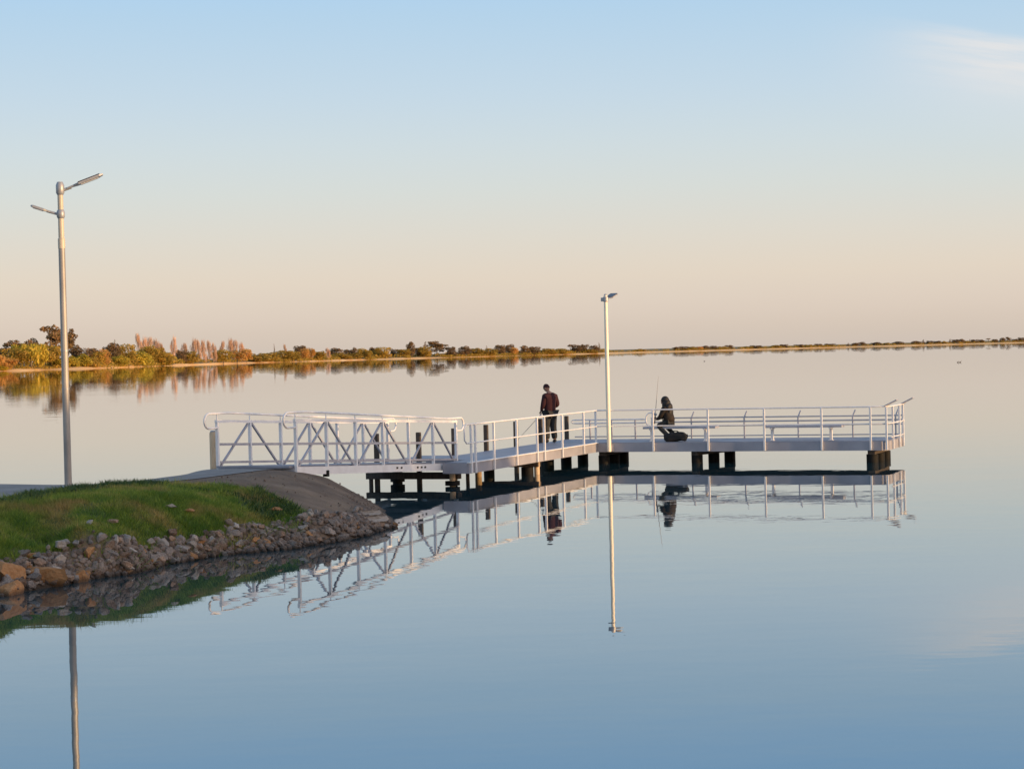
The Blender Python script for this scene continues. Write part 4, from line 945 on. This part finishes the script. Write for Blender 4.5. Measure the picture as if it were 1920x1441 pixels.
cloth('shirt', skin(sh, chain('hip','waist','chest','sho','cl')+chain('sho','sl','el','fl')+chain('sho','sr','er','fr')), M['shirt'], man)
tr_ = dict(fat(mn, ['hip','hl','kl','hr','kr'], 1.3, .02)); tr_['hip'] = (0,0,.93,.185,.14); tr_['al'] = (-.13,-.01,.10,.088,.09); tr_['ar'] = (.13,-.025,.10,.088,.09)
cloth('trousers', skin(tr_, chain('hip','hl','kl','al')+chain('hip','hr','kr','ar')), M['trousers'], man)
for s, a, t in (('l','al','tl'), ('r','ar','tr')):
    bt = {'a': (*mn[a][:2], .13, .052, .056), 'h': (mn[a][0], mn[a][1]-.02, .048, .050, .046), 't': (mn[t][0], mn[t][1], .042, .048, .038)}
    cloth('boot', skin(bt, chain('a','h','t')), M['shoe'], man)
# knitted cap / short hair over the back of the head
bm = bmesh.new(); bmesh.ops.create_uvsphere(bm, u_segments=24, v_segments=14, radius=1)
bmesh.ops.delete(bm, geom=[v for v in bm.verts if v.co.z < -.12-(.45 if v.co.y < -.1 else 0)*(-v.co.y)], context='VERTS')
Rm = Matrix.Rotation(R_(16), 3, 'Z') @ Matrix.Rotation(-R_(32), 3, 'X')
for v in bm.verts: v.co = Vector((-.045,.085,1.63))+Rm @ Vector((v.co.x*.086, v.co.y*.106, v.co.z*.125+.006))
cm = bpy.data.meshes.new('cap'); bm.to_mesh(cm); bm.free(); cloth('cap', cm, M['hat'], man)
man.location = J(-1.42, .0, .617); man.rotation_euler = (0, 0, R_(34))
MW = Matrix.Translation(man.location) @ Matrix.Rotation(R_(34), 4, 'Z')
def rod(name, butt, tip, label, reel_at=.16, sag=0):
    butt, tip = Vector(butt), Vector(tip); r = empty(name, butt, label, 'fishing rod'); d = tip-butt
    pts = [butt+d*t-ZZ*sag*(t*t) for t in (.0, .3, .55, .75, .9, 1)]
    MB().tube(pts, [.011, .009, .0075, .006, .0045, .003], 8).build('rod_blank', M['rod'], r, butt, smooth=True)
    MB().tube([butt-d.normalized()*.12, butt+d*.13], [.017, .015], 10).build('grip', M['black'], r, butt, smooth=True)
    q = butt+d*reel_at-ZZ*.05; MB().tube([q-UU*.035, q+UU*.035], .032, 14).build('reel', M['lamp_grey'], r, butt, smooth=True)
    for t in (.4, .6, .8): MB().tube([butt+d*t-ZZ*(sag*t*t+.02), butt+d*t-ZZ*sag*t*t], .004, 6).build('line_guide', M['lamp_grey'], r, butt)
    return r
h0 = MW @ Vector((-.12, .285, .90))
rod('fishing_rod', h0-Vector((-.35,.15,-.28))*.35, h0+Vector((-.66,.75,-.76))*1.15, 'thin fishing rod pointing down to the water from the standing angler')

# seated angler: astride the bench facing left, feet tucked under, long dark hair down the back
wn = {'hip': (0,0,.10,.150,.125), 'waist': (0,.02,.26,.135,.105), 'chest': (0,.055,.43,.150,.110), 'sho': (0,.085,.545,.11,.075), 'neck': (0,.115,.61,.046,.046), 'nk2': (0,.14,.65,.045,.045),
      'hl': (-.12,.06,.085,.085,.085), 'kl': (-.24,.27,.05,.058,.058), 'al': (-.22,-.11,-.31,.040,.044), 'tl': (-.23,.0,-.385,.036,.028),
      'hr': (.12,.06,.085,.085,.085), 'kr': (.24,.30,.05,.058,.058), 'ar': (.22,-.09,-.31,.040,.044), 'tr': (.24,.02,-.385,.036,.028),
      'sl': (-.165,.08,.515,.055,.055), 'el': (-.20,.19,.27,.042,.042), 'wl': (-.08,.40,.20,.027,.025),
      'sr': (.165,.08,.515,.055,.055), 'er': (.20,.19,.27,.042,.042), 'wr': (.06,.40,.24,.027,.025)}
pieces = [skin(wn, me_), head_mesh((0,.165,.735), R_(4), .95, R_(22))]
for g in hand_nodes((-.08,.40,.20), (.5,.75,.2), (.5,-.4,.7), 'L', 1.0, .92)+hand_nodes((.06,.40,.24), (-.4,.8,.2), (-.6,-.4,.6), 'R', 1.0, .92): pieces.append(skin(*g))
wom = fuse('person', pieces, M['skin'])
tag(wom, 'person with long dark hair in a dark brown jacket sitting hunched on the bench', 'person')
jk = dict(fat(wn, ['hip','waist','chest','sho','sl','el','sr','er'], 1.3, .02)); jk['hip'] = (0,-.03,.10,.235,.20); jk['cl'] = (0,.112,.60,.066,.066); jk['fl'] = (-.095,.375,.212,.040,.038); jk['fr'] = (.075,.375,.245,.040,.038)
cloth('jacket', skin(jk, chain('hip','waist','chest','sho','cl')+chain('sho','sl','el','fl')+chain('sho','sr','er','fr')), M['jacket'], wom)
wt = dict(fat(wn, ['hip','hl','kl','hr','kr'], 1.15, .012)); wt['hip'] = (0,0,.10,.150,.125); wt['al'] = (-.22,-.11,-.30,.062,.065); wt['ar'] = (.22,-.09,-.30,.062,.065)
cloth('trousers', skin(wt, chain('hip','hl','kl','al')+chain('hip','hr','kr','ar')), M['trousers'], wom)
for a, t in (('al','tl'), ('ar','tr')):
    bt = {'a': (*wn[a][:2], wn[a][2]+.02, .046, .05), 'h': (wn[a][0], wn[a][1]-.02, -.378, .044, .04), 't': (wn[t][0], wn[t][1], -.385, .042, .032)}
    cloth('shoe', skin(bt, chain('a','h','t')), M['shoe'], wom)
def blob(c, r, tilt=0):
    bm = bmesh.new(); bmesh.ops.create_icosphere(bm, subdivisions=3, radius=1); Rm = Matrix.Rotation(tilt, 3, 'X')
    for v in bm.verts: v.co = Vector(c)+Rm @ Vector((v.co.x*r[0], v.co.y*r[1], v.co.z*r[2]))
    me = bpy.data.meshes.new('blob'); bm.to_mesh(me); bm.free(); return me
hair = fuse('hair', [blob((0,.125,.775), (.112,.122,.118)), blob((0,.065,.66), (.125,.10,.14), .35), blob((0,.0,.53), (.145,.085,.16), .3), blob((0,-.045,.40), (.13,.065,.13), .2), blob((-.075,.10,.62), (.05,.09,.14)), blob((.075,.10,.62), (.05,.09,.14))], M['hair'], .012)
hair.parent = wom
wom.location = J(2.06, .62, 1.046); wom.rotation_euler = (0, 0, R_(90-21.2-12))
WW = Matrix.Translation(wom.location) @ Matrix.Rotation(R_(90-21.2-12), 4, 'Z')
h1 = WW @ Vector((-.01, .475, .25)); rod('fishing_rod', h1-ZZ*.05, h1+Vector((.14,.1,1.25))*.98, 'thin upright fishing rod held by the seated angler')
# bag on the deck beside the bench leg
bg0 = J(2.32, .30, .618); bgr = empty('duffel_bag', bg0, 'lumpy black duffel bag lying on the platform deck beside the bench', 'bag')
bm = bmesh.new(); bmesh.ops.create_icosphere(bm, subdivisions=4, radius=1)
for v in bm.verts:
    x, y, z = v.co; s = lambda q: math.copysign(abs(q)**.55, q)
    k = 1+.14*mnoise.noise(v.co*1.9+Vector((3, 1, 0)))
    v.co = UU*(s(x)*.35*k)+VV*(s(y)*.14*k)+ZZ*((s(z)*.135*k)+.135-.05*max(0, -x-.35)+.02*math.sin(x*5)); v.co.z = max(v.co.z, 0)
bm_ = bpy.data.meshes.new('bag_body'); bm.to_mesh(bm_); bm.free(); cloth('bag_body', bm_, M['bag'], bgr)
for k in (-1, 1):
    MB().tube([bg0+UU*-.14+VV*.06*k+ZZ*.25, bg0+UU*-.08+VV*.05*k+ZZ*.31, bg0+UU*.06+VV*.05*k+ZZ*.305, bg0+UU*.13+VV*.06*k+ZZ*.25], .012, 8).build('handle', M['bag'], bgr, bg0, smooth=True)
MB().tube([bg0+UU*.36+ZZ*.10, bg0+UU*.385+ZZ*.16, bg0+UU*.36+ZZ*.22], .012, 8).build('end_strap', M['bag'], bgr, bg0, smooth=True)
# three water birds resting far out on the lake
def duck(x, y, rot, label, group=None):
    nd = {'t': (-.24,0,.10,.02,.02), 'b': (-.12,0,.07,.075,.07), 'c': (.06,0,.06,.085,.075), 'n': (.15,0,.17,.035,.035), 'h': (.19,0,.27,.042,.04), 'k': (.27,0,.25,.013,.008)}
    me = skin(nd, chain('t','b','c','n','h','k')); me.materials.clear(); me.materials.append(M['bird']); me.polygons.foreach_set('use_smooth', [True]*len(me.polygons))
    o = bpy.data.objects.new('duck', me); COL.objects.link(o); o.location = (x, y, 0); o.rotation_euler = (0, 0, rot); o.scale = (.9,)*3; return tag(o, label, 'duck', group)
duck(72.9, 331, .4, 'left of two tiny dark ducks floating far out on the right'); duck(73.5, 332, .3, 'right of two tiny dark ducks floating far out on the right'); duck(49.5, 520, 2.8, 'single tiny dark duck far out below the distant treeline')
